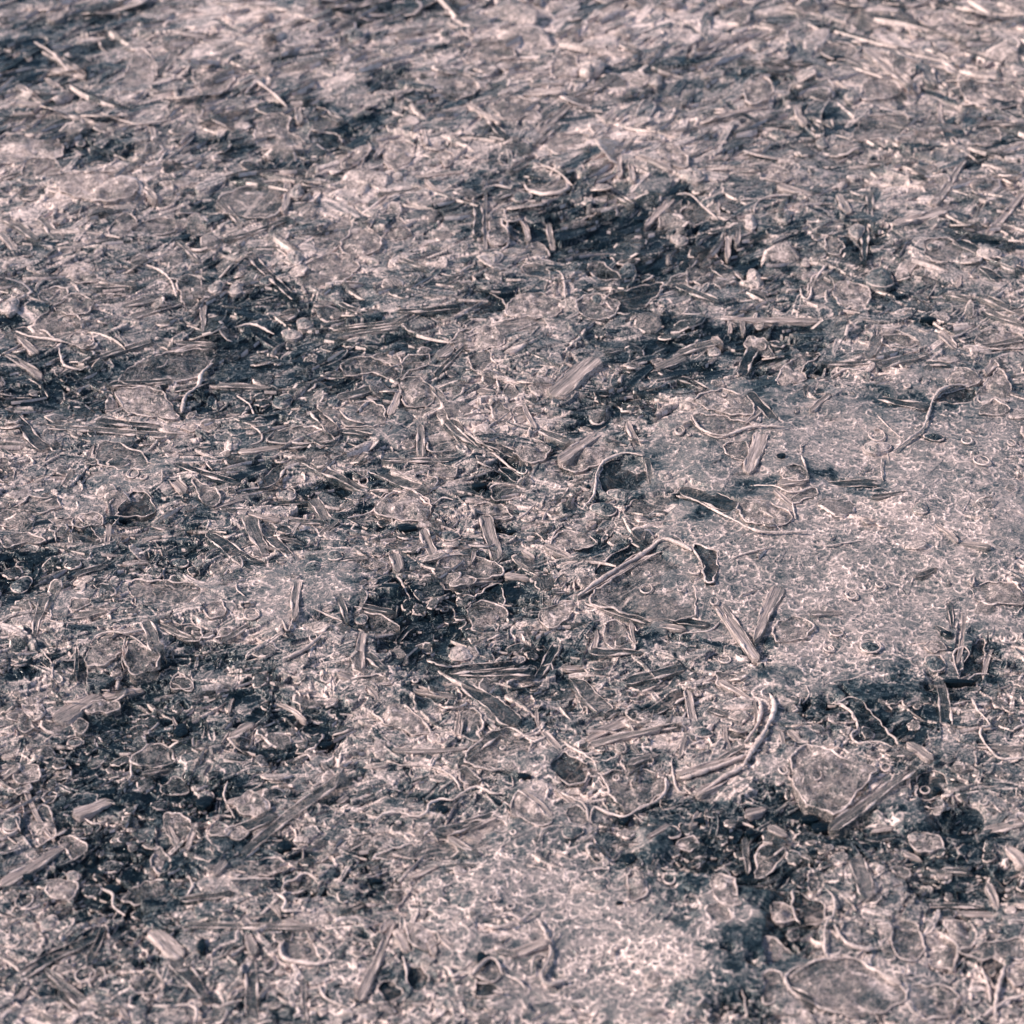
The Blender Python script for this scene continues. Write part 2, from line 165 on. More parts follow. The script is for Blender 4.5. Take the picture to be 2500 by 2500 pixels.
# frost ridges: width then polyline
RIDGES = {
'A': "22 560,650 700,700 780,715 950,690|20 810,1470 900,1510 950,1560 980,1640|20 1300,1810 1400,1800 1520,1850|24 1360,540 1420,480 1470,500 1590,600|22 190,240 300,310 380,400|20 90,1870 200,1900 380,1930",
'B': "20 1070,950 1150,950 1250,1000 1300,1040|18 560,1530 650,1550 700,1510 760,1480|16 1210,1520 1250,1560 1260,1680|16 1410,1680 1450,1640 1480,1700 1440,1720|20 800,1060 870,1040 960,1050|18 600,130 680,180 750,230|16 690,870 760,890 820,885|18 920,1160 940,1230 945,1340 900,1390|16 980,1170 1040,1230 1060,1300",
'C': "18 430,1190 460,1130 560,1100 740,1100|20 0,1530 60,1510|18 840,1480 800,1520 760,1580 740,1660 700,1690|14 1510,1890 1560,1880 1610,1850|20 0,1090 80,1090 150,1150 230,1230|18 900,880 960,850 1000,830|14 1200,440 1300,500|16 690,1600 700,1650 740,1680|16 1000,200 1060,280 1200,370 1300,470",
'D': "16 1380,420 1390,490 1450,550 1450,590 1380,610|26 1005,400 1030,300 1100,240 1120,170 1180,120|20 330,80 360,160 450,180|16 270,1600 340,1620 420,1610|24 1560,1820 1700,1760 1790,1680|14 840,320 850,360 930,380|12 860,150 910,140 930,110|16 1310,1390 1320,1440 1360,1470|14 1420,1540 1440,1580 1400,1600|16 1730,1530 1800,1550 1900,1590|14 690,790 730,750 800,760 830,740|16 1310,300 1380,350 1410,420|14 700,1700 680,1800 690,1850|16 510,1720 540,1690 620,1670 740,1700 860,1780|14 890,790 905,770 900,830|18 1570,1600 1600,1650 1640,1560|14 230,1750 290,1820 290,1900",
'E': "30 1330,1450 1500,1330 1700,1205 1800,1160 1880,1185 1960,1230|16 820,650 860,650 960,700 1040,740 1050,680|16 10,440 60,490 150,510|22 1360,940 1420,860 1440,740 1500,680 1600,660 1690,680|14 1180,1130 1200,1060 1250,1020|18 550,890 490,900 400,830 280,860 200,930 50,980|14 530,910 580,870 640,880|16 990,980 1060,940 1110,880|14 860,90 850,140 880,170|14 0,540 60,530 190,560|14 880,250 890,320 860,350|14 320,1310 360,1360 400,1430|14 1640,1580 1660,1620 1680,1600|12 1180,870 1200,900|16 780,620 620,480 610,430|16 700,540 800,600 860,640",
'F': "22 1650,280 1500,310 1430,360 1400,450 1360,550 1290,610 1200,670|14 1140,700 1135,760 1145,830|20 80,490 140,570 270,600 400,555 600,550|14 690,680 690,640 730,620|18 400,850 520,860 640,910 760,880|20 0,880 150,960 320,1070 470,1140 720,1130|16 850,250 940,210 1000,220 1060,200|14 850,280 860,330 900,330|16 1570,1850 1540,1740 1600,1700 1630,1740 1600,1780|16 690,700 720,780 720,850|12 1110,470 1200,560 1260,600|14 280,1290 330,1260 400,1240 520,1210|16 0,1190 80,1210 140,1290 160,1390|14 20,1680 40,1640 180,1630 240,1580|12 780,1190 840,1200 960,1180 1040,1170|14 1090,1860 1000,1890 900,1910|12 1560,1860 1600,1900 1660,1850 1740,1840|14 270,1540 330,1650 400,1740 460,1810|12 640,960 660,1060",
'G': "28 1560,1480 1560,1550 1610,1590 1770,1610 1850,1590|24 560,1140 620,1180 620,1240 690,1300|22 1530,1220 1590,1270 1570,1320 1680,1320|26 960,1840 1040,1830 1090,1860 1080,1932|22 1220,1830 1340,1800|20 1240,1140 1380,1130 1520,1120|16 1260,560 1240,640 1300,780|16 1880,700 1850,780|16 1640,800 1670,880|18 1040,1100 1070,1160 1030,1210|20 1560,1210 1580,1150 1640,1130 1690,1100 1770,1140|16 460,740 520,780 590,760|22 1770,1720 1800,1790 1930,1850|20 30,760 80,780 110,850|14 720,440 720,520 690,550",
'H': "20 210,820 250,780 330,770 430,800 490,780 510,710 580,680 640,690 700,650 770,625 860,660 930,660|18 330,490 470,500 560,520 640,570 680,640|20 1230,650 1300,690 1370,740 1390,830|22 1400,830 1420,750 1490,770 1600,790 1680,740 1760,720 1820,650 1810,590|20 1640,780 1680,810 1710,790|26 1040,1770 1000,1730 930,1700|28 740,1700 780,1660 850,1610 890,1640 910,1700|28 580,1640 620,1660 640,1700 700,1680 740,1700|20 1110,950 1150,880 1240,860|28 1170,1530 1180,1590 1130,1690 1160,1740 1230,1730 1270,1710|26 1070,1690 1090,1600 1150,1590|20 1100,1380 1140,1440 1170,1510 1220,1450|22 360,1580 380,1650 380,1720|26 860,1790 920,1800|18 1240,430 1260,400 1340,440 1430,500|16 1450,590 1480,630 1530,630|18 1850,480 1860,580 1890,650 1932,660|14 1860,470 1900,390|26 1510,1600 1520,1550 1560,1530|14 760,570 790,540 810,530|16 780,460 800,500|14 980,430 990,480|18 80,70 30,100 0,110|16 960,560 970,620 930,640|22 880,1380 940,1360 1020,1390 1040,1370 1100,1320|26 1020,1830 1050,1880|24 1070,1850 1180,1830|18 420,1340 480,1320 530,1330 545,1370|14 700,250 680,340|16 790,230 810,280 780,330 800,370|14 110,60 200,75 300,60 330,40|24 800,1430 900,1440 1000,1410|22 1380,1100 1440,1090 1500,1090",
'I': "32 370,560 250,610 110,690|30 390,490 250,540 60,592 0,575|36 520,110 545,200 490,350 420,460 370,560|28 460,150 470,230 440,320 380,410|30 710,640 740,690 790,690 840,670|20 820,1230 870,1290 870,1380 820,1450 820,1610|20 1640,120 1670,190 1740,280 1690,310 1690,370 1740,440 1800,490 1930,480|18 1540,160 1640,130|26 870,1440 930,1530 1030,1560 1110,1550|18 0,600 10,650 80,670|28 1760,1932 1780,1780 1820,1640|28 1280,1860 1300,1910 1350,1932|28 1700,1910 1820,1830 1932,1800|20 300,1700 370,1810 390,1932|18 900,150 980,210 1010,290 970,350 1010,400 1110,390 1200,430|22 1220,1640 1240,1680|24 1540,1640 1560,1560 1550,1500 1450,1440|18 1740,740 1800,800|18 600,1720 720,1650 850,1620 1000,1620 1100,1690|26 1690,1640 1730,1740 1740,1830|16 1210,1400 1190,1480 1220,1580 1300,1610 1350,1580|14 720,60 740,110 700,140"}
# dark hollows / bright frost drifts, in 1932-px picture units: cx,cy,rx,ry,amount
DARK = """1230,470,280,90,.2;1150,560,220,60,.15;1400,680,150,90,.15;300,690,330,60,.2;900,1180,190,90,.2;260,1420,230,130,.3;230,1640,190,130,.3;1380,1620,190,120,.3;1430,1830,80,110,.3;100,1080,170,70,.2;1690,1330,140,60,.3;1800,1630,150,60,.15;450,560,200,60,.2;40,90,70,50,.5;120,130,80,50,.35;215,40,40,40,.5;330,60,30,40,.3;760,10,100,16,.8;700,40,60,16,.4;170,285,62,26,1;20,250,40,22,.5;410,285,40,30,.7;490,325,62,34,.7;640,250,46,24,.8;560,215,40,20,.6;345,395,34,22,.7;370,430,30,14,.5;
740,150,60,14,.6;700,205,70,18,.6;860,190,44,18,.6;1270,125,110,26,.6;1220,180,80,20,.5;1390,60,50,40,.4;1560,105,18,6,1;1170,430,130,48,.9;1010,450,60,60,.55;940,560,46,28,.8;1400,480,70,30,.8;1290,400,40,50,.5;1200,530,80,34,.6;
1640,470,36,70,.7;1560,445,70,24,.6;1780,215,52,26,.7;1560,60,40,18,.5;1700,290,60,20,.3;1520,215,40,20,.5;1480,150,40,20,.5;1350,640,80,26,.7;1450,630,60,30,.8;1440,720,46,56,.9;1180,640,100,26,.6;1130,765,70,46,.7;1200,770,60,36,.6;
430,515,60,26,.8;560,575,80,24,.7;440,600,60,20,.5;130,745,130,40,.85;60,690,70,20,.5;480,655,150,24,.8;620,705,120,30,.7;400,765,40,36,.9;520,760,80,26,.6;340,700,160,20,.5;760,650,80,14,.8;50,1065,70,50,.8;20,1120,34,26,1;150,1060,80,34,.5;
350,1010,44,26,.7;330,1065,44,30,.8;290,960,50,14,.7;720,980,44,22,1;900,890,44,26,.9;930,975,34,20,.9;600,1035,44,34,.8;640,900,60,20,.5;490,900,60,14,.6;820,1150,130,60,.95;770,1210,70,44,.85;930,1120,60,34,.6;950,1060,60,16,.7;1180,885,54,34,.8;
1060,1225,60,46,.85;1230,930,60,20,.5;1120,1010,60,30,.6;1320,960,40,20,.7;1380,945,40,16,.7;350,1255,56,46,.85;330,1362,36,22,1;260,1310,70,50,.8;480,1310,64,36,.7;560,1380,64,34,.7;200,1400,60,40,.6;170,1600,96,90,.85;300,1485,90,44,.9;
240,1690,60,50,.7;110,1620,50,44,.6;420,1470,64,26,.85;230,1760,66,50,.6;700,1660,64,26,.8;560,1640,60,26,.6;530,1590,18,12,.9;790,1600,60,20,.6;720,1730,40,26,.5;880,1500,100,18,.4;1400,1570,170,44,.9;1560,1558,40,16,1;1440,1680,60,70,.85;1400,1790,66,50,.8;
1320,1640,80,44,.8;1400,1890,46,56,.9;1480,1850,40,30,.4;1650,1300,90,26,1;1740,1255,28,40,.8;1540,1350,14,50,.8;1480,1420,16,44,.7;1640,1385,50,40,.5;1755,1470,40,34,.8;1790,1590,130,40,.65;1850,1680,90,34,.7;1700,1640,80,30,.5;1850,1235,40,44,.6;1100,1290,60,16,.6;
940,1290,100,14,.6;1450,1235,30,14,.6;1150,1370,120,20,.4;1300,1170,60,12,.8;1210,1060,50,20,.5;1180,1165,30,40,.5;700,900,60,14,.5;560,930,80,20,.5;1600,940,50,16,.5;1560,920,60,10,.7;1830,740,50,14,.9;1400,870,40,30,.4;1690,760,70,12,.6;640,1480,60,20,.5;
80,1480,40,24,.4;470,1560,40,30,.4;140,1240,40,30,.5;20,1260,60,16,.3;1760,620,60,14,.5;1690,560,50,30,.4;900,360,50,20,.2;990,340,80,16,.6;1820,410,60,24,.5;1850,460,60,20,.5;1900,1690,60,30,.4;1850,1570,60,14,.6;80,1840,60,30,.4;420,1860,50,30,.6;
1490,620,50,60,.5;1260,700,80,30,.5;20,640,50,20,.4;200,830,110,10,.5;700,760,50,20,.4;1040,870,40,16,.6;950,890,30,30,.5;1640,1060,30,10,.2;1750,1060,16,10,.4;780,1860,50,26,.5;840,1720,30,20,.3"""
LIGHT = """1100,60,210,60,.9;450,50,150,60,.8;1370,60,90,40,.9;1180,190,80,40,.7;330,200,120,30,.5;200,350,120,36,.8;700,360,110,50,.7;1150,280,120,40,.5;1700,330,60,50,.6;1830,200,60,40,.5;1600,880,220,90,.45;1680,1080,240,120,.5;1560,1220,160,50,.4;
1080,1730,260,90,.5;1240,1850,200,80,.6;70,1780,90,40,.5;600,1850,160,60,.4;200,940,110,36,.5;560,1130,110,50,.45;1600,1490,100,60,.7;1700,1870,160,50,.4;960,790,90,50,.7;620,500,60,40,.6;1020,570,80,40,.6;1300,780,120,40,.45;640,1290,80,60,.5;
430,380,60,60,.4;80,350,60,40,.4;280,740,60,24,.5;860,240,80,40,.5;1500,820,80,30,.4;80,1560,60,50,.6;1000,1480,100,60,.4;1290,1420,90,50,.4;300,1110,60,24,.3;1050,1170,80,30,.4;1800,1380,100,40,.4;1570,1700,40,60,.5;1880,1830,50,30,.4;1880,1100,60,100,.4;
950,1190,40,60,.4;450,1400,60,30,.4;1760,960,120,80,.4;40,420,60,40,.4;640,800,60,40,.4;60,1360,60,40,.4;1000,140,200,40,.4;760,90,120,60,.3;1180,360,80,20,.4;1640,700,120,30,.4;1700,500,60,30,.3;1850,340,70,30,.35;1060,500,50,60,.3"""
# fields of frozen bubbles, same units: cx,cy,rx,ry,density
BUBBLY = """1680,870,240,150,1;1650,1100,260,170,1;1580,1250,150,60,.9;1100,1720,280,120,.8;1250,1860,200,80,1;760,1860,200,80,.4;560,1130,130,60,.9;640,1060,90,60,.6;1330,1110,120,60,.8;230,890,90,50,.6;1180,880,60,36,.9;1330,880,120,60,.8;1000,950,120,60,.6;
1370,1020,110,40,1;1000,1440,120,60,.6;1400,1450,120,60,.6;1620,1500,130,80,.7;980,1560,120,60,.6;1750,1860,180,60,.6;660,800,90,40,.7;1340,760,120,50,.6;1820,800,110,70,1;280,740,60,30,.5;300,1230,60,60,.4;650,1290,60,40,.4;150,1850,130,60,.4"""
# landmarks the labels refer to: name, x, y (1932-px picture units)
LANDMARKS = [
 ("the top right black slit", 1568, 105), ("the dark pit in the upper left", 170, 285), ("the big pale oval plate", 620, 505),
 ("the rounded block in the upper right", 1675, 240), ("the domed shell near the top", 925, 95), ("the dark heart-shaped hollow", 935, 570),
 ("the black shaggy patch", 1180, 430), ("the Y-shaped frost ridge", 345, 765), ("the long straight horizontal needle", 210, 815),
 ("the dark bubbled window", 1175, 890), ("the pill-shaped plate", 960, 915), ("the long diagonal central needle", 1190, 1070),
 ("the knobbly lump in black hollow", 925, 1155), ("the wide bubbly sheet", 1650, 1070), ("the pointed fin plate", 1880, 750),
 ("the two parallel slanting needles", 450, 1050), ("the gap below the bubbly sheet", 1650, 1300), ("the long curved frost ridge", 1440, 1370),
 ("the black hole at centre left", 330, 1362), ("the long lower left needle", 560, 1520), ("the small bullet-shaped plate", 300, 1610),
 ("the long wavy ridge below centre", 880, 1500), ("the dark split at lower right", 1440, 1650), ("the pale frosted drift", 1590, 1490),
 ("the thick bottom needle", 700, 1830), ("the dark teardrop plate", 1875, 1830), ("the crossing bottom left needles", 400, 1820),
 ("the striped upper left bundle", 90, 200), ("the black left edge hole", 20, 1120), ("the dark upright bar", 903, 440),
 ("the long top right needle", 1790, 195), ("the round dome on the right", 1620, 555), ("the upright capsule needle", 796, 835),
 ("the V-shaped needle pair", 1625, 1640), ("the hooked lower left needle", 170, 1490), ("the looping bottom ridge", 1130, 1930 - 55),
]
# ---------------------------------------------------------------- picture -> ground
TH = math.tan(FOV / 2)
CP, SP = math.cos(PITCH), math.sin(PITCH)
def ground(px, py, z=0.0):
    """photo pixel (0..2500) -> point on the plane of the ice"""
    u = (px / 2500 - .5) * 2 * TH
    v = (.5 - py / 2500) * 2 * TH
    dx, dy, dz = u, CP + v * SP, -SP + v * CP
    t = (z - CAM.z) / dz
    return (CAM.x + dx * t, CAM.y + dy * t)
def tile(t, x, y):
    ox, oy = TILES[t]
    return (ox + x * .44, oy + y * .44)
def tg(t, x, y):
    return ground(*tile(t, x, y))
UNIT = DIST * 2 * TH * .44 / 2500          # metres per tile unit at the picture centre
def scale_at(py):                           # metres across per photo px at that row, relative to the centre
    y = ground(1250, py)[1]
    return (Vector((0, y, 0)) - CAM).length / DIST
def ell(px, py, rx, ry):                    # ellipse in 1932 units -> ground centre and radii
    k = 2500 / 1932
    c = ground(px * k, py * k)
    a = ground((px + rx) * k, py * k); t = ground(px * k, (py - ry) * k); b = ground(px * k, (py + ry) * k)
    return c[0], (t[1] + b[1]) / 2, a[0] - c[0], (t[1] - b[1]) / 2

# ---------------------------------------------------------------- noise
def hash2(ix, iy, seed):
    n = (ix.astype(np.int64) * 374761393 + iy.astype(np.int64) * 668265263 + seed * 1274126177) & 0xFFFFFFFF
    n = ((n ^ (n >> 13)) * 1274126177) & 0xFFFFFFFF
    return ((n ^ (n >> 16)) & 0xFFFFFF).astype(np.float32) / np.float32(0xFFFFFF)
def vnoise(x, y, seed):
    fx, fy = np.floor(x), np.floor(y)
    ix, iy = fx.astype(np.int32), fy.astype(np.int32)
    tx, ty = (x - fx).astype(np.float32), (y - fy).astype(np.float32)
    tx = tx * tx * (3 - 2 * tx); ty = ty * ty * (3 - 2 * ty)
    a = hash2(ix, iy, seed); b = hash2(ix + 1, iy, seed); c = hash2(ix, iy + 1, seed); d = hash2(ix + 1, iy + 1, seed)
    return (a + (b - a) * tx) * (1 - ty) + (c + (d - c) * tx) * ty
def fbm(x, y, f, n, seed):
    s = 0; a = .5; t = 0
    for k in range(n):
        s = s + a * vnoise(x * f + 17.3 * k, y * f - 9.1 * k, seed + k); t += a
        a *= .55; f *= 2.03
    return s / t
def swell(x, y):                            # the slow undulation of the whole sheet
    x = np.asarray(x, dtype=np.float64); y = np.asarray(y, dtype=np.float64)
    return (fbm(x, y, 9, 3, 3) - .5) * .016
def swell1(x, y):
    return float(swell(np.array([x]), np.array([y]))[0])

# ---------------------------------------------------------------- the ground sheet
NX, NY = 1900, 1900
top, bot = -260.0, 2760.0
v = np.linspace(bot, top, NY)
rows = np.array([ground(1250, p)[1] for p in v])
far = rows[-1] + np.cumsum(.012 * 1.16 ** np.arange(44))
near = rows[0] - np.cumsum(.004 * 1.2 ** np.arange(24))[::-1]
Yr = np.concatenate([near, rows, far])
dist = np.sqrt((Yr - CAM.y) ** 2 + CAM.z ** 2)
halfw = np.clip(dist, .95, 3.2) * TH * CP * 1.32
u = np.linspace(-1, 1, NX)
side = 1 + np.cumsum(.004 * 1.22 ** np.arange(30))
U = np.concatenate([-side[::-1], u, side])
X = (U[None, :] * halfw[:, None]).astype(np.float64)
Y = np.repeat(Yr[:, None], U.size, 1)
JIT = .25
HB = swell(X, Y)
bias = np.zeros_like(X)
wx = X + (fbm(X, Y, 40, 3, 21) - .5) * .05
wy = Y + (fbm(X, Y, 40, 3, 31) - .5) * .05
def splat(txt, sign, out):
    for e in txt.replace('\n', '').split(';'):
        cx, cy, rx, ry, am = [float(q) for q in e.split(',')]
        gx, gy, ax, ay = ell(cx, cy, rx, ry)
        d = ((wx - gx) / ax) ** 2 + ((wy - gy) / ay) ** 2
        out += sign * am * np.exp(-d * .85)
dk = np.zeros_like(X); lt = np.zeros_like(X)
splat(DARK, 1, dk); splat(LIGHT, 1, lt)
dk = np.clip(dk, 0, 1.15); lt = np.clip(lt, 0, 1)
bub = np.zeros_like(X); splat(BUBBLY, 1, bub); bub = np.clip((np.clip(bub, 0, 1.1) + (fbm(X + 7, Y * 1.3, 30, 4, 141) - .5) * 1.1 - .34) * 3.5, 0, 1)
outside = np.clip((np.abs(X) / (dist[:, None] * TH) - 1) * 3, 0, 1)
wild = fbm(X, Y, 14, 4, 77)
dk += outside * np.clip((wild - .55) * 5, 0, 1); lt += outside * np.clip((.42 - wild) * 5, 0, 1)

HL = HB - dk * .0055 + lt * .001
rag = fbm(X + 2, Y * 1.6, 55, 5, 113)
dkr = np.clip(dk * 1.35 + (rag - .5) * 4.6 * np.clip(dk * 2.2, 0, 1) - .10, 0, .95)
del rag
H = HL.copy()
# flaky, swirling relief: strongly warped and drawn out
q1 = fbm(X, Y, 28, 3, 41); q2 = fbm(X, Y, 28, 3, 51)
ax = X * 1.0 + (q1 - .5) * .09; ay = Y * 1.0 + (q2 - .5) * .05
fl = np.abs(fbm(ax * .55, ay * 1.5, 75, 4, 61) * 2 - 1)
fl2 = np.abs(fbm(ax * .8 + 3, ay * 1.3, 190, 3, 71) * 2 - 1)
H += -fl * .0030 + .0010
H += -fl2 * .0006
swl = fbm(ax * .7, ay * 1.25, 34, 3, 101)
lines = np.clip(1 - np.abs(np.sin(swl * 62)) * 3.2, 0, 1) * np.clip((fbm(X, Y, 36, 3, 107) - .42) * 6, 0, 1)
F = .40 + .55 * np.clip(.11 - fl, 0, 1) / .11 * .40 + (fbm(X, Y, 60, 4, 81) - .5) * .5 + lines * .22 - dkr * .22 + lt * .06
th1 = np.abs(fbm(ax * .75 + 5, ay * 1.7, 40, 4, 131) * 2 - 1); F -= np.clip(.075 - th1, 0, 1) / .075 * .30 * (1 - .6 * lt)
del q1, q2

# thousands of small frozen splinters, flakes and bubbles merged into the sheet
Yi = Yr
def window(gx, gy, r):
    j0 = np.searchsorted(Yi, gy - r); j1 = np.searchsorted(Yi, gy + r)
    if j1 - j0 < 2: return None
    hw = halfw[(j0 + j1) // 2]
    i0 = np.searchsorted(U, (gx - r) / hw) - 1; i1 = np.searchsorted(U, (gx + r) / hw) + 1
    i0 = max(i0, 0); i1 = min(i1, U.size)
    if i1 - i0 < 2: return None
    return slice(j0, j1), slice(i0, i1)
def rand_ground():
    p = random.uniform(-250, 2750); q = random.uniform(-250, 2750)
    return ground(q, p), p
def pick_angle(gx, p):
    r = random.random()
    k = min(1, max(0, (1100 - p) / 900))             # farther off most pieces lean up to the right
    if r < .55 * k: return (.78 if gx < .22 else -.7) + random.gauss(0, .28)
    if r < .6: return random.gauss(.08, .45)
    return random.choice((.55, -.65, 1.2, .25, .9)) + random.gauss(0, .25)
def base_at(wdw):
    h = HL[wdw]
    return h[h.shape[0] // 2, h.shape[1] // 2]
def lay(wdw, inside, h, edge, tone, rim, cover):
    """a piece frozen into the sheet: it half levels what is under it and gets its edge glow painted as a bright outline"""
    Hw = H[wdw]; Fw = F[wdw]
    Hw[inside] += (h - Hw)[inside] * cover
    Hw += edge * .0006
    Fw[inside] += (tone - Fw)[inside] * cover
    Fw += (rim - Fw) * edge
def stamp_bar(gx, gy, L, W, ang, th, tone, rim, tilt, cover=.7):
    wdw = window(gx, gy, L + W)
    if not wdw: return
    x = X[wdw] - gx; y = Y[wdw] - gy
    c, s = math.cos(ang), math.sin(ang)
    a = x * c + y * s; b = -x * s + y * c
    b = b + (a / L) ** 2 * W * random.uniform(-1.5, 1.5)
    wl = W * (1 - .3 * np.clip(a / L, -1, 1) * random.uniform(-1, 1))
    wl = wl * np.sqrt(np.clip(1.02 - (a / L) ** 6, .02, 1))
    e = (1 - np.maximum(np.abs(a) / L, np.abs(b) / wl)) 
    dd = np.minimum(L - np.abs(a), wl - np.abs(b))          # metres to the border
    inside = dd > 0
    edge = np.exp(-((dd - .0006) / .00045) ** 2) * np.clip(.75 + random.uniform(-.3, .5) + .5 * np.sin(a / L * 4 + random.uniform(0, 6)), 0, 1) * random.uniform(.35, 1)
    h = base_at(wdw) + th + tilt * a / L
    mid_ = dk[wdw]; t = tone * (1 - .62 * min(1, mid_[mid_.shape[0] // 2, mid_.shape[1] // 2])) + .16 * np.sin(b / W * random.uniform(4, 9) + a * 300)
    lay(wdw, inside, h, edge, t, rim, cover)
def stamp_blob(gx, gy, r, asp, ang, th, tone, rim, cover=.5, ed=.00045):
    wdw = window(gx, gy, r * 1.6)
    if not wdw: return
    x = X[wdw] - gx; y = Y[wdw] - gy
    c, s = math.cos(ang), math.sin(ang)
    a = x * c + y * s; b = (-x * s + y * c) / asp
    th_ = np.arctan2(b, a)
    k = random.uniform(0, 6)
    rr = r * (1 + .20 * np.sin(2 * th_ + k) + .14 * np.sin(3 * th_ + k * 2.1) + .08 * np.sin(5 * th_ + k * 3.3) + .04 * np.sin(11 * th_ + k))
    dd = (rr - np.sqrt(a * a + b * b)) * (asp + 1) / 2
    inside = dd > 0
    edge = np.exp(-((dd - .0006) / ed) ** 2) * np.clip(.6 + .6 * np.sin(th_ + k * 5) + .3 * np.sin(3 * th_ + k), 0, 1) * random.uniform(.4, 1)
    h = base_at(wdw) + th + np.sqrt(np.clip(dd / r, 0, 1)) * min(r, .004) * .3
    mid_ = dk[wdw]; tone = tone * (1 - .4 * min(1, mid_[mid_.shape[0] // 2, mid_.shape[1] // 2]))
    lay(wdw, inside, h, edge, tone, rim, cover)
def stamp_line(gx, gy, n, step, rad, amt):
    """a crooked hairline of frost"""
    a = random.uniform(0, 6.28); cur = random.gauss(0, .35)
    for i in range(n):
        x1 = gx + step * math.cos(a); y1 = gy + step * math.sin(a)
        wdw = window((gx + x1) / 2, (gy + y1) / 2, step * .5 + rad * 2.5)
        if wdw:
            x = X[wdw] - gx; y = Y[wdw] - gy
            c, s = math.cos(a), math.sin(a)
            u_ = np.clip(x * c + y * s, 0, step)
            d2 = (x - u_ * c) ** 2 + (y - u_ * s) ** 2
            e = np.exp(-d2 / (rad * rad)) 
            H[wdw] = np.maximum(H[wdw], HL[wdw] + e * .0013 - .0006 * (1 - e) - (1 - e) * .004)
            F[wdw] += (1.0 - F[wdw]) * e * amt
        gx, gy = x1, y1
        a += cur * .5 + random.gauss(0, .45); cur += random.gauss(0, .2); cur *= .85
def stamp_arc(gx, gy, r, k):
    wdw = window(gx, gy, r * 1.7)
    if not wdw: return
    x = X[wdw] - gx; y = Y[wdw] - gy
    th_ = np.arctan2(y, x)
    rr = r * (1 + .12 * np.sin(2 * th_ + k))
    d = (np.sqrt(x * x + y * y) - rr) / .00042
    arc = np.exp(-d * d)
    a0 = -1.57 + random.gauss(0, .7)
    arc *= np.clip(1.15 - (1 - np.cos(th_ - a0)) * random.uniform(.5, 1.3), 0, 1)
    hol = np.clip(1 - (x * x + y * y) / (r * r), 0, 1)
    H[wdw] += arc * .0003 - hol * min(r, .003) * .10
    F[wdw] = F[wdw] * (1 - hol * .22) + arc * .46  # near rim painted lighter, as if lit; hollow painted darker
for k in range(8000):
    big = (1 - k / 8000)
    (gx, gy), p = rand_ground()
    fs = scale_at(p)
    sc = random.choice((1, 1, .8, .6)) * (.7 + 1.6 * big ** 2) * fs ** 1.9
    L = random.uniform(.005, .017) * sc; W = L * random.uniform(.05, .2)
    ang = pick_angle(gx, p)
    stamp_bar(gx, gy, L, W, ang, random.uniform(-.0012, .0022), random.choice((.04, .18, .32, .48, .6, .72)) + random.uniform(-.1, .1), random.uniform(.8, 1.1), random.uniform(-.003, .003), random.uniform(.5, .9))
    if k % 3 == 0:
        (gx, gy), p = rand_ground()
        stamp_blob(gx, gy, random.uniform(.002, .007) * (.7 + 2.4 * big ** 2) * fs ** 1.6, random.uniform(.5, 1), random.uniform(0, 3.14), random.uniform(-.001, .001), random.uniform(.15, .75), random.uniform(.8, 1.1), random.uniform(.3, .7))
# smooth glazed fields: flatten the rubble where the bubbles sit, then the bubbles
sm = HB + .0026 + (fbm(X, Y, 45, 3, 91) - .5) * .003
H = H * (1 - bub * .8) + sm * bub * .8
F = F * (1 - bub * .5) + (.50 + (fbm(X, Y, 90, 3, 95) - .5) * .95) * bub * .5
for k in range(1500):
    (gx, gy), p = rand_ground()
    stamp_line(gx, gy, random.randint(4, 16), random.uniform(.0008, .0022), random.uniform(.0004, .0007), random.uniform(.25, .8))
bl = [[float(q) for q in e.split(',')] for e in BUBBLY.replace('\n', '').split(';')]
wts = [b[2] * b[3] * b[4] for b in bl]
for k in range(5600):
    b = random.choices(bl, wts)[0]
    t = random.uniform(0, 6.283); rr = math.sqrt(random.random())
    gx, gy, ax_, ay_ = ell(b[0], b[1], b[2], b[3])
    gx += ax_ * rr * math.cos(t) * 1.1; gy += ay_ * rr * math.sin(t) * 1.1
    stamp_arc(gx, gy, min(.0055, .0007 + random.expovariate(1 / .0011)), random.uniform(0, 6))
for k in range(1200):
    (gx, gy), p = rand_ground()
    stamp_arc(gx, gy, min(.006, .0009 + random.expovariate(1 / .0014)), random.uniform(0, 6))
F = .43 + (F - .43) * (1.15 - .45 * bub) - dkr * .29 - dk * .03 + lt * (.23 - .10 * bub) * (1 + .45 * np.clip(Y * 2.2, 0, 1))

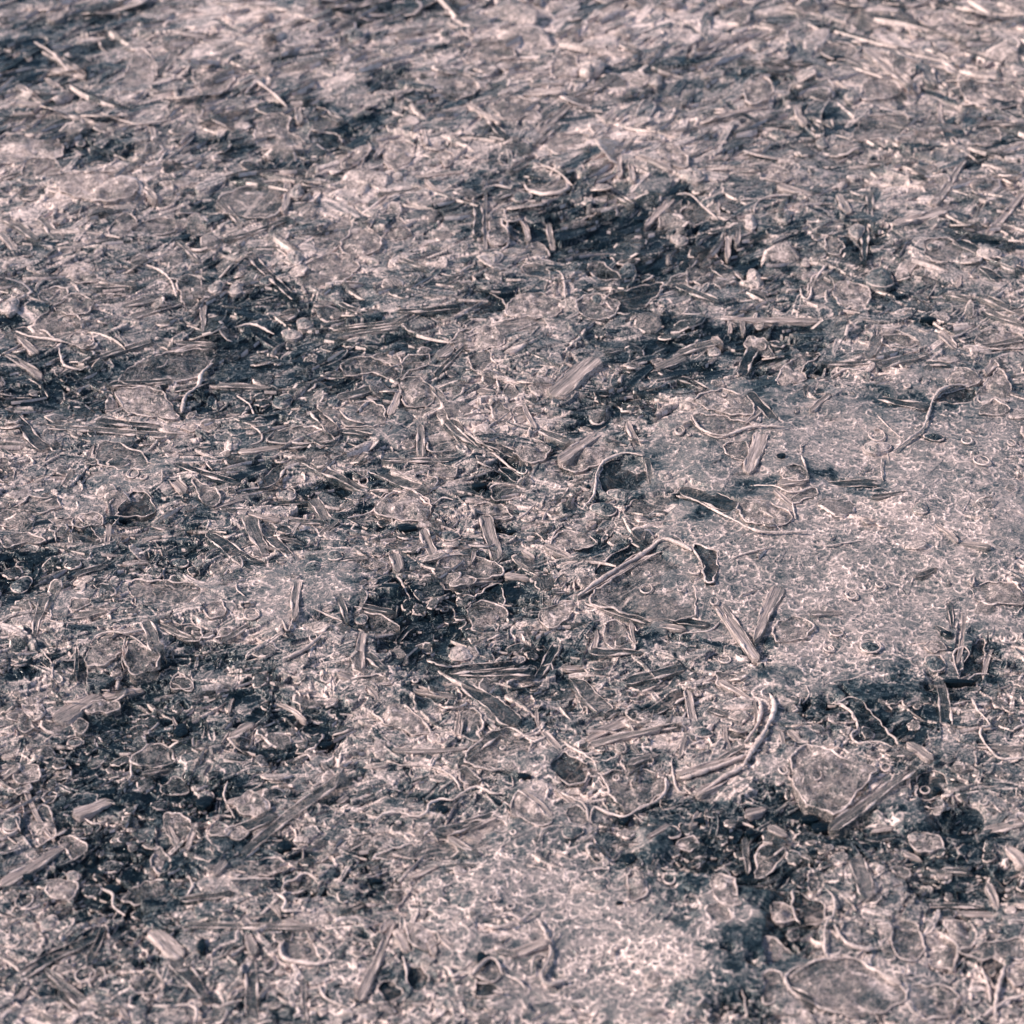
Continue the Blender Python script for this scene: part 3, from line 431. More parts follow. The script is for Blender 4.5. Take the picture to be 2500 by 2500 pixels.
# ---------------------------------------------------------------- materials
def node(nt, kind, **kw):
    n = nt.nodes.new('ShaderNode' + kind)
    for k, v_ in kw.items():
        if k in n.inputs: n.inputs[k].default_value = v_
        else: setattr(n, k, v_)
    return n
def mth(nt, op, a, b=None, clamp=False):
    n = nt.nodes.new('ShaderNodeMath'); n.operation = op; n.use_clamp = clamp
    for i, q in enumerate((a, b)):
        if q is None: continue
        if isinstance(q, (int, float)): n.inputs[i].default_value = q
        else: nt.links.new(q, n.inputs[i])
    return n.outputs[0]
RAMP = [(0.0, (.003, .0082, .0128)), (.20, (.029, .047, .056)), (.45, (.158, .150, .147)), (.70, (.405, .318, .293)), (1.0, (.83, .655, .595))]
def ice_material(name, level, attr=False, streak=False, alpha=1.0, contrast=1.0, bump=1.0, bubbles=False):
    m = bpy.data.materials.new(name)
    m.use_nodes = True
    nt = m.node_tree; L = nt.links
    bs = nt.nodes['Principled BSDF']
    out = nt.nodes['Material Output']
    if streak:
        tc = node(nt, 'TexCoord'); oi = node(nt, 'ObjectInfo')
        mp = node(nt, 'Mapping'); L.new(tc.outputs['Object'], mp.inputs[0])
        mp.inputs['Scale'].default_value = (.09, 1.7, 1)
        ad = nt.nodes.new('ShaderNodeVectorMath'); ad.operation = 'ADD'
        cb = node(nt, 'CombineXYZ'); L.new(mth(nt, 'MULTIPLY', oi.outputs['Random'], 9.0), cb.inputs[0])
        L.new(mp.outputs[0], ad.inputs[0]); L.new(cb.outputs[0], ad.inputs[1])
        co = ad.outputs[0]
    else:
        ge = node(nt, 'NewGeometry'); co = ge.outputs['Position']
    # warp
    wn = node(nt, 'TexNoise', Scale=90.0, Detail=2.0); L.new(co, wn.inputs['Vector'])
    sub = nt.nodes.new('ShaderNodeVectorMath'); sub.operation = 'SUBTRACT'; L.new(wn.outputs['Color'], sub.inputs[0]); sub.inputs[1].default_value = (.5, .5, .5)
    sca = nt.nodes.new('ShaderNodeVectorMath'); sca.operation = 'SCALE'; L.new(sub.outputs[0], sca.inputs[0]); sca.inputs['Scale'].default_value = .006 if streak else .022
    wv = nt.nodes.new('ShaderNodeVectorMath'); wv.operation = 'ADD'; L.new(co, wv.inputs[0]); L.new(sca.outputs[0], wv.inputs[1])
    n1 = node(nt, 'TexNoise', Scale=260.0, Detail=4.0, Roughness=.6); L.new(wv.outputs[0], n1.inputs['Vector'])
    n2 = node(nt, 'TexNoise', Scale=900.0, Detail=3.0, Roughness=.7); L.new(wv.outputs[0], n2.inputs['Vector'])
    mp2 = node(nt, 'Mapping'); L.new(wv.outputs[0], mp2.inputs[0]); mp2.inputs['Scale'].default_value = (.5, 1.7, 1)
    n3 = node(nt, 'TexNoise', Scale=150.0, Detail=3.0); L.new(mp2.outputs[0], n3.inputs['Vector'])
    # thin frost veins where the warped noise crosses its middle
    vein = mth(nt, 'SUBTRACT', 1.0, mth(nt, 'MULTIPLY', mth(nt, 'ABSOLUTE', mth(nt, 'SUBTRACT', n3.outputs['Fac'], .5)), 17.0), True)
    vein = mth(nt, 'POWER', vein, 1.6)
    v2 = mth(nt, 'SUBTRACT', 1.0, mth(nt, 'MULTIPLY', mth(nt, 'ABSOLUTE', mth(nt, 'SUBTRACT', n1.outputs['Fac'], .47)), 16.0), True)
    d = mth(nt, 'ADD', mth(nt, 'MULTIPLY', mth(nt, 'SUBTRACT', n1.outputs['Fac'], .5), .55 * contrast), mth(nt, 'MULTIPLY', mth(nt, 'SUBTRACT', n2.outputs['Fac'], .5), 1.55 * contrast))
    d = mth(nt, 'ADD', d, mth(nt, 'MULTIPLY', vein, .15 * contrast))
    n4 = node(nt, 'TexNoise', Scale=55.0, Detail=2.5); L.new(mp2.outputs[0], n4.inputs['Vector'])
    n5 = node(nt, 'TexNoise', Scale=48.0, Detail=2.0); L.new(co, n5.inputs['Vector'])
    sn = mth(nt, 'ABSOLUTE', mth(nt, 'SINE', mth(nt, 'MULTIPLY', n4.outputs['Fac'], 85.0)))
    con = mth(nt, 'SUBTRACT', .5, sn)
    msk = mth(nt, 'MULTIPLY', mth(nt, 'SUBTRACT', n5.outputs['Fac'], .42), 5.0, True)
    d = mth(nt, 'ADD', d, mth(nt, 'MULTIPLY', mth(nt, 'MULTIPLY', con, msk), .42 * contrast))
    d = mth(nt, 'SUBTRACT', d, mth(nt, 'MULTIPLY', v2, .16 * contrast))
    if attr:
        at = node(nt, 'Attribute', attribute_name='frost'); base = at.outputs['Fac']
    else:
        base = mth(nt, 'ADD', level, 0.0)
    bub_amt = None
    if attr or bubbles:
        vo = node(nt, 'TexVoronoi', Scale=330.0); L.new(wv.outputs[0] if False else co, vo.inputs['Vector'])
        rg_ = mth(nt, 'SUBTRACT', 1.0, mth(nt, 'MULTIPLY', mth(nt, 'ABSOLUTE', mth(nt, 'SUBTRACT', vo.outputs['Distance'], .26)), 9.0), True)
        sep = node(nt, 'SeparateColor'); L.new(vo.outputs['Color'], sep.inputs[0])
        on = mth(nt, 'GREATER_THAN', sep.outputs[0], .62)
        bub_amt = mth(nt, 'MULTIPLY', mth(nt, 'MULTIPLY', rg_, on), .34)
        if not attr: d = mth(nt, 'ADD', d, bub_amt)
    if attr:
        ca = node(nt, 'Attribute', attribute_name='calm')
        d = mth(nt, 'MULTIPLY', d, mth(nt, 'SUBTRACT', 1.0, mth(nt, 'MULTIPLY', ca.outputs['Fac'], .4)))
        d = mth(nt, 'ADD', d, mth(nt, 'MULTIPLY', bub_amt, ca.outputs['Fac']))
    else:
        ob = node(nt, 'ObjectInfo')
        n6 = node(nt, 'TexNoise', Scale=70.0, Detail=3.0); L.new(wv.outputs[0], n6.inputs['Vector'])
        d = mth(nt, 'ADD', d, mth(nt, 'MULTIPLY', mth(nt, 'SUBTRACT', ob.outputs['Random'], .5), .16 * contrast))
        d = mth(nt, 'ADD', d, mth(nt, 'MULTIPLY', mth(nt, 'SUBTRACT', n6.outputs['Fac'], .5), 1.1 * contrast))
    f = mth(nt, 'ADD', base, d)
    cr = node(nt, 'ValToRGB'); L.new(f, cr.inputs[0])
    el = cr.color_ramp.elements
    el[0].position, el[0].color = RAMP[0][0], RAMP[0][1] + (1,)
    el[1].position, el[1].color = RAMP[-1][0], RAMP[-1][1] + (1,)
    for p, c in RAMP[1:-1]:
        e = el.new(p); e.color = c + (1,)
    L.new(cr.outputs[0], bs.inputs['Base Color'])
    rg = node(nt, 'MapRange'); L.new(f, rg.inputs[0]); rg.inputs[3].default_value = .10; rg.inputs[4].default_value = .45
    L.new(rg.outputs[0], bs.inputs['Roughness'])
    bs.inputs['IOR'].default_value = 1.31; bs.inputs['Specular IOR Level'].default_value = .5
    hsum = mth(nt, 'ADD', mth(nt, 'MULTIPLY', n1.outputs['Fac'], 1.0), mth(nt, 'MULTIPLY', n2.outputs['Fac'], .35))
    hsum = mth(nt, 'ADD', hsum, mth(nt, 'MULTIPLY', vein, .25))
    bp = node(nt, 'Bump', Strength=.5 * bump, Distance=.0010); L.new(hsum, bp.inputs['Height'])
    L.new(bp.outputs[0], bs.inputs['Normal'])
    if alpha < 1:
        tr = node(nt, 'BsdfTransparent'); mx = node(nt, 'MixShader')
        af = mth(nt, 'ADD', mth(nt, 'MULTIPLY', mth(nt, 'SUBTRACT', f, .4), .7), alpha, True)
        L.new(af, mx.inputs[0]); L.new(tr.outputs[0], mx.inputs[1]); L.new(bs.outputs[0], mx.inputs[2])
        L.new(mx.outputs[0], out.inputs['Surface'])
    return m
M_GROUND = ice_material('ice_ground', .5, attr=True)
M_NEED = {t: ice_material('ice_needle_' + n, l, streak=True, alpha=a, contrast=.6) for t, n, l, a in (('p', 'pale', .64, .58), ('m', 'clear', .40, .48), ('d', 'dark', .14, .7))}
M_PLATE = {t: ice_material('ice_plate_' + n, l, alpha=a, contrast=.9, bubbles=True) for t, n, l, a in (('p', 'pale', .58, .55), ('m', 'clear', .42, .40), ('d', 'dark', .03, .85))}
M_LUMP = {t: ice_material('ice_lump_' + n, l, contrast=.9) for t, n, l in (('p', 'pale', .60), ('m', 'grey', .42), ('d', 'dark', .18), ('k', 'black', -.45))}
M_FILL = {t: ice_material('ice_fill_' + n, l, alpha=a, contrast=.9) for t, n, l, a in (('p', 'pale', .60, .6), ('m', 'grey', .42, .5), ('d', 'dark', .16, .7))}
M_RIM = ice_material('bright_rim', .78, contrast=.55, bump=.6)  # whiter ice edge, with its refracted glow put into the colour
M_RIDGE = ice_material('frost_ridge', .82, contrast=.5, bump=.6)

# ---------------------------------------------------------------- helpers for things
SRC = S.collection
def mesh_obj(name, verts, faces, mat, parent=None, loc=(0, 0, 0), rz=0.0):
    me = bpy.data.meshes.new(name)
    me.from_pydata(verts, [], faces)
    me.materials.append(mat)
    me.polygons.foreach_set('use_smooth', [True] * len(me.polygons))
    o = bpy.data.objects.new(name, me)
    SRC.objects.link(o)
    if parent is not None: o.parent = parent
    else:
        o.location = loc; o.rotation_euler = (0, 0, rz)
    return o
def tube(pts, rad, n=6, flat=.8, wob=.22):
    """a rough line for ridges and rims: rounded tube of uneven thickness along pts (3D)"""
    vs, fs = [], []
    N = len(pts)
    for i, p in enumerate(pts):
        a = pts[max(i - 1, 0)]; b = pts[min(i + 1, N - 1)]
        t = Vector((b[0] - a[0], b[1] - a[1], 0))
        t = t.normalized() if t.length > 1e-9 else Vector((1, 0, 0))
        s = Vector((-t.y, t.x, 0))
        r = (rad[i] if hasattr(rad, '__len__') else rad) * (1 + random.uniform(-wob, wob))
        for k in range(n):
            q = 2 * math.pi * k / n
            vs.append((p[0] + s.x * r * math.cos(q), p[1] + s.y * r * math.cos(q), p[2] + r * flat * math.sin(q)))
        if i:
            o0, o1 = (i - 1) * n, i * n
            for k in range(n):
                k2 = (k + 1) % n
                fs.append((o0 + k, o1 + k, o1 + k2, o0 + k2))
    fs.append(tuple(range(n))[::-1]) ; fs.append(tuple((N - 1) * n + k for k in range(n)))
    return vs, fs
def root(name, loc, rz=0.0):
    o = bpy.data.objects.new(name, None)
    o.empty_display_size = .004
    SRC.objects.link(o); o.location = loc; o.rotation_euler = (0, 0, rz)
    return o
def smooth_line(P, closed=False, step=.0022):
    """Catmull-Rom through 2D points"""
    out = []
    n = len(P)
    segs = n if closed else n - 1
    for i in range(segs):
        p0 = P[(i - 1) % n] if closed or i > 0 else P[0]
        p1 = P[i]; p2 = P[(i + 1) % n]
        p3 = P[(i + 2) % n] if closed or i + 2 < n else P[-1]
        d = math.hypot(p2[0] - p1[0], p2[1] - p1[1])
        k = max(2, int(d / step))
        for j in range(k):
            t = j / k
            q = []
            for c in (0, 1):
                q.append(.5 * (2 * p1[c] + (-p0[c] + p2[c]) * t + (2 * p0[c] - 5 * p1[c] + 4 * p2[c] - p3[c]) * t * t + (-p0[c] + 3 * p1[c] - 3 * p2[c] + p3[c]) * t ** 3))
            out.append(tuple(q))
    if not closed: out.append(tuple(P[-1]))
    return out
def jitter(P, a, closed=False):
    return [(p[0] + random.uniform(-a, a), p[1] + random.uniform(-a, a)) for p in P]
THINGS = []                                  # object, kind, tone, size word, orientation word, picture x, y, size
def reg(o, kind, tone, extra, px, py, size):
    THINGS.append([o, kind, tone, extra, px, py, size])

def seat(gx, gy):
    j = min(max(int(np.searchsorted(Yi, gy)), 0), Yi.size - 1)
    i = min(max(int(np.searchsorted(U, gx / halfw[j])), 0), U.size - 1)
    return float(HL[j, i]) * .75 + float(HB[j, i]) * .25 + float(bub[j, i]) * .0017
# ---------------------------------------------------------------- ice plates (> rim)
OCC = np.zeros(X.shape, bool)
def press(poly, depth, g=None):
    """sink the sheet under a plate so the plate lies in it"""
    xs = [p[0] for p in poly]; ys = [p[1] for p in poly]
    cx, cy = (min(xs) + max(xs)) / 2, (min(ys) + max(ys)) / 2
    r = max(max(xs) - min(xs), max(ys) - min(ys)) / 2 + .001
    wdw = window(cx, cy, r)
    if not wdw: return
    x = X[wdw]; y = Y[wdw]
    ins = np.zeros(x.shape, bool)
    n = len(poly)
    for i in range(n):
        x0, y0 = poly[i]; x1, y1 = poly[(i + 1) % n]
        if y0 == y1: continue
        c = ((y0 > y) != (y1 > y)) & (x < (x1 - x0) * (y - y0) / (y1 - y0) + x0)
        ins ^= c
    Hw = H[wdw]
    cap = HL[wdw] * .75 + HB[wdw] * .25 + bub[wdw] * .0017 + depth
    m = ins & (Hw > cap)
    OCC[wdw] |= ins
    Hw[m] = cap[m] + (Hw[m] - cap[m]) * .12
def build_plate(t, tone, pts):
    G = [tg(t, *p) for p in pts]
    out = smooth_line(G, True, .0013)
    k1, k2, k3 = [random.uniform(0, 6) for q in range(3)]; m = len(out); am = min(.0011, UNIT * 12)
    out = [(p[0] + am * (.8 * math.sin(i * .55 + k1) + .5 * math.sin(i * 1.25 + k2)) * .6 + random.uniform(-.0002, .0002), p[1] + am * (.8 * math.sin(i * .61 + k3) + .5 * math.sin(i * 1.13 + k1)) * .8 + random.uniform(-.0002, .0002)) for i, p in enumerate(out)]
    cx = sum(p[0] for p in out) / len(out); cy = sum(p[1] for p in out) / len(out)
    zb = seat(cx, cy)
    size = max(max(p[0] for p in out) - min(p[0] for p in out), max(p[1] for p in out) - min(p[1] for p in out))
    tilt = (random.uniform(-.03, .03), random.uniform(-.02, .04))
    press(out, {'p': .0, 'm': -.0004, 'd': -.0017}[tone])
    loc = [(p[0] - cx, p[1] - cy) for p in out]
    n = len(loc)
    sp = max(.0014, size / 26)
    inner = []
    x0 = min(p[0] for p in loc); x1 = max(p[0] for p in loc); y0 = min(p[1] for p in loc); y1 = max(p[1] for p in loc)
    def dist_edge(x, y):
        return min((x - p[0]) ** 2 + (y - p[1]) ** 2 for p in loc) ** .5
    def is_in(x, y):
        c = False
        for i in range(n):
            a = loc[i]; b = loc[(i + 1) % n]
            if (a[1] > y) != (b[1] > y) and x < (b[0] - a[0]) * (y - a[1]) / (b[1] - a[1]) + a[0]: c = not c
        return c
    yy = y0 + sp * .5
    while yy < y1:
        xx = x0 + random.uniform(0, sp)
        while xx < x1:
            qx, qy = xx + random.uniform(-.3, .3) * sp, yy + random.uniform(-.3, .3) * sp
            if is_in(qx, qy):
                d = dist_edge(qx, qy)
                if d > sp * .5: inner.append((qx, qy, d))
            xx += sp
        yy += sp
    V2 = [Vector(p) for p in loc] + [Vector((p[0], p[1])) for p in inner]
    r = geometry.delaunay_2d_cdt(V2, [], [list(range(n))], 1, 1e-7)
    hgt = .0009 + (.0006 if tone == 'p' else 0)
    dish = -1.0 if tone == 'd' else (.4 if tone == 'p' else -.1)
    def zt(x, y, d):
        wob = (vnoise(np.array([(x + cx) * 160]), np.array([(y + cy) * 160]), 5)[0] - .5) * .0040
        w2 = (vnoise(np.array([(x + cx) * 420]), np.array([(y + cy) * 420]), 9)[0] - .5) * .0022
        k = min(1, d / (size * .25 + 1e-6))
        return hgt + tilt[0] * x + tilt[1] * y + dish * .0012 * k + (wob + w2) * min(1, d / .002)
    vs = []
    for p in r[0]:
        d = dist_edge(p.x, p.y)
        vs.append((p.x, p.y, float(zt(p.x, p.y, d))))
    fs = [tuple(f) for f in r[2]]
    k0 = len(vs)
    # skirt going down into the sheet
    top_ = [(p[0], p[1], float(zt(p[0], p[1], 0))) for p in loc]
    for p in top_: vs.append(p)
    for p in top_: vs.append((p[0] * 1.02, p[1] * 1.02, -.006))
    for i in range(n):
        j = (i + 1) % n
        fs.append((k0 + i, k0 + n + i, k0 + n + j, k0 + j))
    o = root('ice_plate', (cx, cy, zb)); mesh_obj('pane', vs, fs, M_PLATE[tone], parent=o)
    # rim with the edge glow put into its white, thinning out here and there
    ph = random.uniform(0, 6); rad = []
    base = UNIT * {'p': 5.2, 'm': 5.4, 'd': 5.4}[tone] * (.75 + min(size / .06, 1) * .45)
    for i in range(n):
        a = 2 * math.pi * i / n
        q = .55 + .5 * math.sin(a * 2 + ph) + .35 * math.sin(a * 5 + ph * 3) + .2 * math.sin(a * 11 + ph)
        rad.append(base * max(.06, min(1.2, q + .2)))
    line = [(p[0], p[1], p[2] + .0002) for p in top_]; line.append(line[0]); rad.append(rad[0])
    tv, tf = tube(line, rad, 6, .7)
    mesh_obj('rim', tv, tf, M_RIM, parent=o)
    px = sum(tile(t, *p)[0] for p in pts) / len(pts); py = sum(tile(t, *p)[1] for p in pts) / len(pts)
    wd = (x1 - x0) / max(1e-6, y1 - y0)
    reg(o, 'plate', tone, 'broad' if wd > 2.2 else ('upright' if wd < .7 else 'rounded'), px, py, size)
for t, txt in PLATES.items():
    for e in txt.replace('\n', '').split('|'):
        a = e.split()
        if len(a) < 4: continue
        build_plate(t, a[0], [tuple(float(q) for q in s.split(',')) for s in a[1:]])

# ---------------------------------------------------------------- ice needles (> bright_edge x2)
def build_needle(t, x0, y0, x1, y1, wdt, tone):
    a = tg(t, x0, y0); b = tg(t, x1, y1)
    if a[0] > b[0]: a, b = b, a
    cx, cy = (a[0] + b[0]) / 2, (a[1] + b[1]) / 2
    L = math.hypot(b[0] - a[0], b[1] - a[1]); ang = math.atan2(b[1] - a[1], b[0] - a[0])
    sc = (Vector((cx, cy, 0)) - CAM).length / DIST
    # width seen across the bar in the picture, undo the foreshortening for bars lying across the view
    sx = abs(x1 - x0); sy = abs(y1 - y0); hz = sx / max(1e-6, math.hypot(sx, sy))
    W = UNIT * wdt * sc * (1 + .45 * hz) / 2
    th = min(W * .6, .0019)
    zb = seat(cx, cy)
    N = max(6, min(48, int(L / .0022)))
    bend = random.uniform(-.05, .05) * L * (.4 if wdt > 40 else 1)
    tl = random.uniform(-.001, .0018); sg = random.choice((-1, 1))
    taper = random.choice((.1, .3, .5, .65)) ; tdir = random.choice((0, 1))
    prof = [(-1.12, -.004), (-1.0, th * .55), (-.78, th), (-.35, th * .72), (.1, th * .62), (.5, th * .78), (.8, th * 1.02), (1.0, th * .5), (1.12, -.004)]
    vs, fs, e1, e2 = [], [], [], []
    for i in range(N + 1):
        s = i / N; x = (s - .5) * L
        end = min(s, 1 - s) * L / max(W, 1e-6)
        wv = math.sqrt(max(.02, 1 - (1 - min(1, end / 1.1)) ** 2))
        tp = 1 - taper * (s if tdir else 1 - s)
        wv *= tp * (1 + random.uniform(-.06, .06))
        yc = bend * (1 - (2 * s - 1) ** 2) + math.sin(s * 9 + L * 900) * W * .10 + random.uniform(-.05, .05) * W
        z0 = tl * sg * (2 * s - 1) + .0004
        for (py_, pz) in prof:
            vs.append((x, yc + py_ * W * wv, z0 + (pz if pz < 0 else pz * (.5 + .5 * wv)) + random.uniform(-.0001, .0001)))
        e1.append((x, yc - .86 * W * wv, z0 + th * (.5 + .5 * wv)))
        e2.append((x, yc + .86 * W * wv, z0 + th * (.5 + .5 * wv)))
        if i:
            o0, o1 = (i - 1) * 9, i * 9
            for k in range(8): fs.append((o0 + k, o1 + k, o1 + k + 1, o0 + k + 1))
    fs.append(tuple(range(9))); fs.append(tuple(N * 9 + k for k in range(9))[::-1])
    o = root('ice_needle', (cx, cy, zb), ang); mesh_obj('shaft', vs, fs, M_NEED[tone], parent=o)
    er = min(W * .28, UNIT * 8.5 * sc)
    for e, k in ((e1, 1.0), (e2, .7)):
        f0, f1 = random.uniform(0, .12), random.uniform(.88, 1)
        seg = e[int(f0 * N):int(f1 * N) + 1]
        ph = random.uniform(0, 6)
        rad = [er * k * (.8 + .35 * math.sin(ph + q * .5)) * max(.1, .6 + .55 * math.sin(q * .9 + ph * 2)) * (0.2 + .8 * min(1, min(q, len(seg) - 1 - q) / 2.5)) for q in range(len(seg))]
        tv, tf = tube(seg, rad, 6, .7)
        mesh_obj('bright_edge', tv, tf, M_RIM, parent=o)  # edge light built as white strips along the shaft
    c, s_ = math.cos(ang), math.sin(ang)
    quad = [(cx + c * u_ * L / 2 - s_ * v_ * W, cy + s_ * u_ * L / 2 + c * v_ * W) for u_, v_ in ((-1, -1), (1, -1), (1, 1), (-1, 1))]
    press(quad, .0004)
    p = tile(t, (x0 + x1) / 2, (y0 + y1) / 2)
    if x1 < x0: x0, y0, x1, y1 = x1, y1, x0, y0
    slope = math.degrees(math.atan2(y0 - y1, x1 - x0))
    ori = ('level' if abs(slope) < 14 else 'upright' if abs(slope) > 68 else 'right-leaning' if slope > 0 else 'left-leaning')
    reg(o, 'needle', tone, ori, p[0], p[1], L)
for t, txt in NEEDLES.items():
    for e in txt.replace('\n', '').split(';'):
        a = e.split(',')
        if len(a) < 5: continue
        build_needle(t, *[float(q) for q in a[:5]], a[5] if len(a) > 5 else 'm')

# ---------------------------------------------------------------- lumps and bubble rings
def build_lump(t, x, y, rx, ry, tone):
    gx, gy = tg(t, x, y)
    sc = (Vector((gx, gy, 0)) - CAM).length / DIST
    ax_ = UNIT * rx * sc
    ay_ = (tg(t, x, y - ry)[1] - tg(t, x, y + ry)[1]) / 2 * .85
    hz = (ax_ + ay_) * (.26 if tone != 'k' else .10)
    nu, nv = 28, 12
    vs, fs = [], []
    ph = random.uniform(0, 6)
    for j in range(nv + 1):
        e = math.pi / 2 * (1 - j / nv) if j < nv else 0
        for i in range(nu):
            a = 2 * math.pi * i / nu
            k = 1 + .10 * math.sin(2 * a + ph) + .08 * math.sin(3 * a + 2 * ph) + .05 * math.sin(7 * a + ph)
            ce = math.cos(e) ** .75
            k *= 1 + random.uniform(-.03, .03)
            vs.append((ax_ * k * ce * math.cos(a), ay_ * k * ce * math.sin(a), hz * math.sin(e) * (1 + .12 * math.sin(3 * a + ph)) if j < nv else -.005))
    for j in range(nv):
        for i in range(nu):
            i2 = (i + 1) % nu
            fs.append((j * nu + i, (j + 1) * nu + i, (j + 1) * nu + i2, j * nu + i2))
    fs.append(tuple(range(nu)))
    zb = seat(gx, gy) + (.0001 if tone != 'k' else .0022)
    if tone == 'k': o = mesh_obj('black_fleck', vs, fs, M_LUMP[tone], loc=(gx, gy, zb))  # flat black mound over a dark spot of the sheet
    else: o = root('ice_lump', (gx, gy, zb)); mesh_obj('core', vs, fs, M_LUMP[tone], parent=o)
    if tone != 'k':
        line, rad = [], []
        for i in range(nu + 1):
            a = 2 * math.pi * i / nu
            k = 1 + .10 * math.sin(2 * a + ph) + .08 * math.sin(3 * a + 2 * ph)
            line.append((ax_ * k * .93 * math.cos(a), ay_ * k * .93 * math.sin(a), hz * .45))
            rad.append(UNIT * 5.0 * sc * max(.1, .7 + .5 * math.sin(a * 2 + ph) + .3 * math.sin(a * 5)))
        tv, tf = tube(line, rad, 6, .8)
        mesh_obj('rim', tv, tf, M_RIM, parent=o)
    p = tile(t, x, y)
    reg(o, 'lump' if tone != 'k' else 'grit', tone, '', p[0], p[1], ax_ * 2)
for t, txt in LUMPS.items():
    for e in txt.split(';'):
        a = e.split(',')
        if len(a) == 5: build_lump(t, *[float(q) for q in a[:4]], a[4])
def build_ring(t, x, y, rx, ry):
    gx, gy = tg(t, x, y)
    sc = (Vector((gx, gy, 0)) - CAM).length / DIST
    ax_ = UNIT * rx * sc; ay_ = (tg(t, x, y - ry)[1] - tg(t, x, y + ry)[1]) / 2 * .9
    ph = random.uniform(0, 6); line = []; rad = []
    for i in range(29):
        a = 2 * math.pi * i / 28
        k = 1 + .06 * math.sin(2 * a + ph)
        line.append((ax_ * k * math.cos(a), ay_ * k * math.sin(a), 0))
        rad.append(UNIT * 5.0 * sc * (.8 - .45 * math.sin(a)))
    tv, tf = tube(line, rad, 6, .8, .12)
    o = mesh_obj('bubble_ring', tv, tf, M_RIDGE, loc=(gx, gy, seat(gx, gy) + .0014))
    p = tile(t, x, y)
    reg(o, 'ring', 'p', '', p[0], p[1], ax_ * 2)
for t, txt in RINGS.items():
    for e in txt.split(';'):
        a = e.split(',')
        if len(a) == 4: build_ring(t, *[float(q) for q in a])

# ---------------------------------------------------------------- frost ridges
def build_ridge(t, wdt, pts):
    G = [tg(t, *p) for p in pts]
    line = jitter(smooth_line(G, False, .0016), .00030)
    cx = sum(p[0] for p in line) / len(line); cy = sum(p[1] for p in line) / len(line)
    sc = (Vector((cx, cy, 0)) - CAM).length / DIST
    zb = seat(cx, cy)
    zz = np.array([seat(*p) for p in line]); zz = np.convolve(np.pad(zz, 2, 'edge'), np.ones(5) / 5, 'valid')
    n = len(line); ph = random.uniform(0, 6)
    P3 = [(p[0] - cx, p[1] - cy, float(zz[i]) - zb + .0015 + (.0009 if wdt > 19 else 0)) for i, p in enumerate(line)]
    rad = [UNIT * (wdt * .44 if wdt > 23 else wdt * .36) * min(sc, 1.1) * (.85 + .25 * math.sin(i * .35 + ph)) * (.3 + .7 * min(1, min(i, n - 1 - i) / 3)) for i in range(n)]
    for p in line[::2]:
        wdw = window(p[0], p[1], .0030 if wdt > 19 else .0014)
        if wdw: OCC[wdw] = True
    tv, tf = tube(P3, rad, 7, 1.1, .2)
    o = mesh_obj('frost_ridge', tv, tf, M_RIDGE, loc=(cx, cy, zb))
    q = pts[len(pts) // 2]; p = tile(t, *q)
    L = sum(math.hypot(line[i + 1][0] - line[i][0], line[i + 1][1] - line[i][1]) for i in range(n - 1))
    chord = math.hypot(line[-1][0] - line[0][0], line[-1][1] - line[0][1])
    reg(o, 'ridge', 'p', 'straight' if chord > .93 * L else 'curved' if chord > .7 * L else 'looping', p[0], p[1], L)
for t, txt in RIDGES.items():
    for e in txt.split('|'):
        a = e.split()
        build_ridge(t, float(a[0]), [tuple(float(q) for q in s.split(',')) for s in a[1:]])

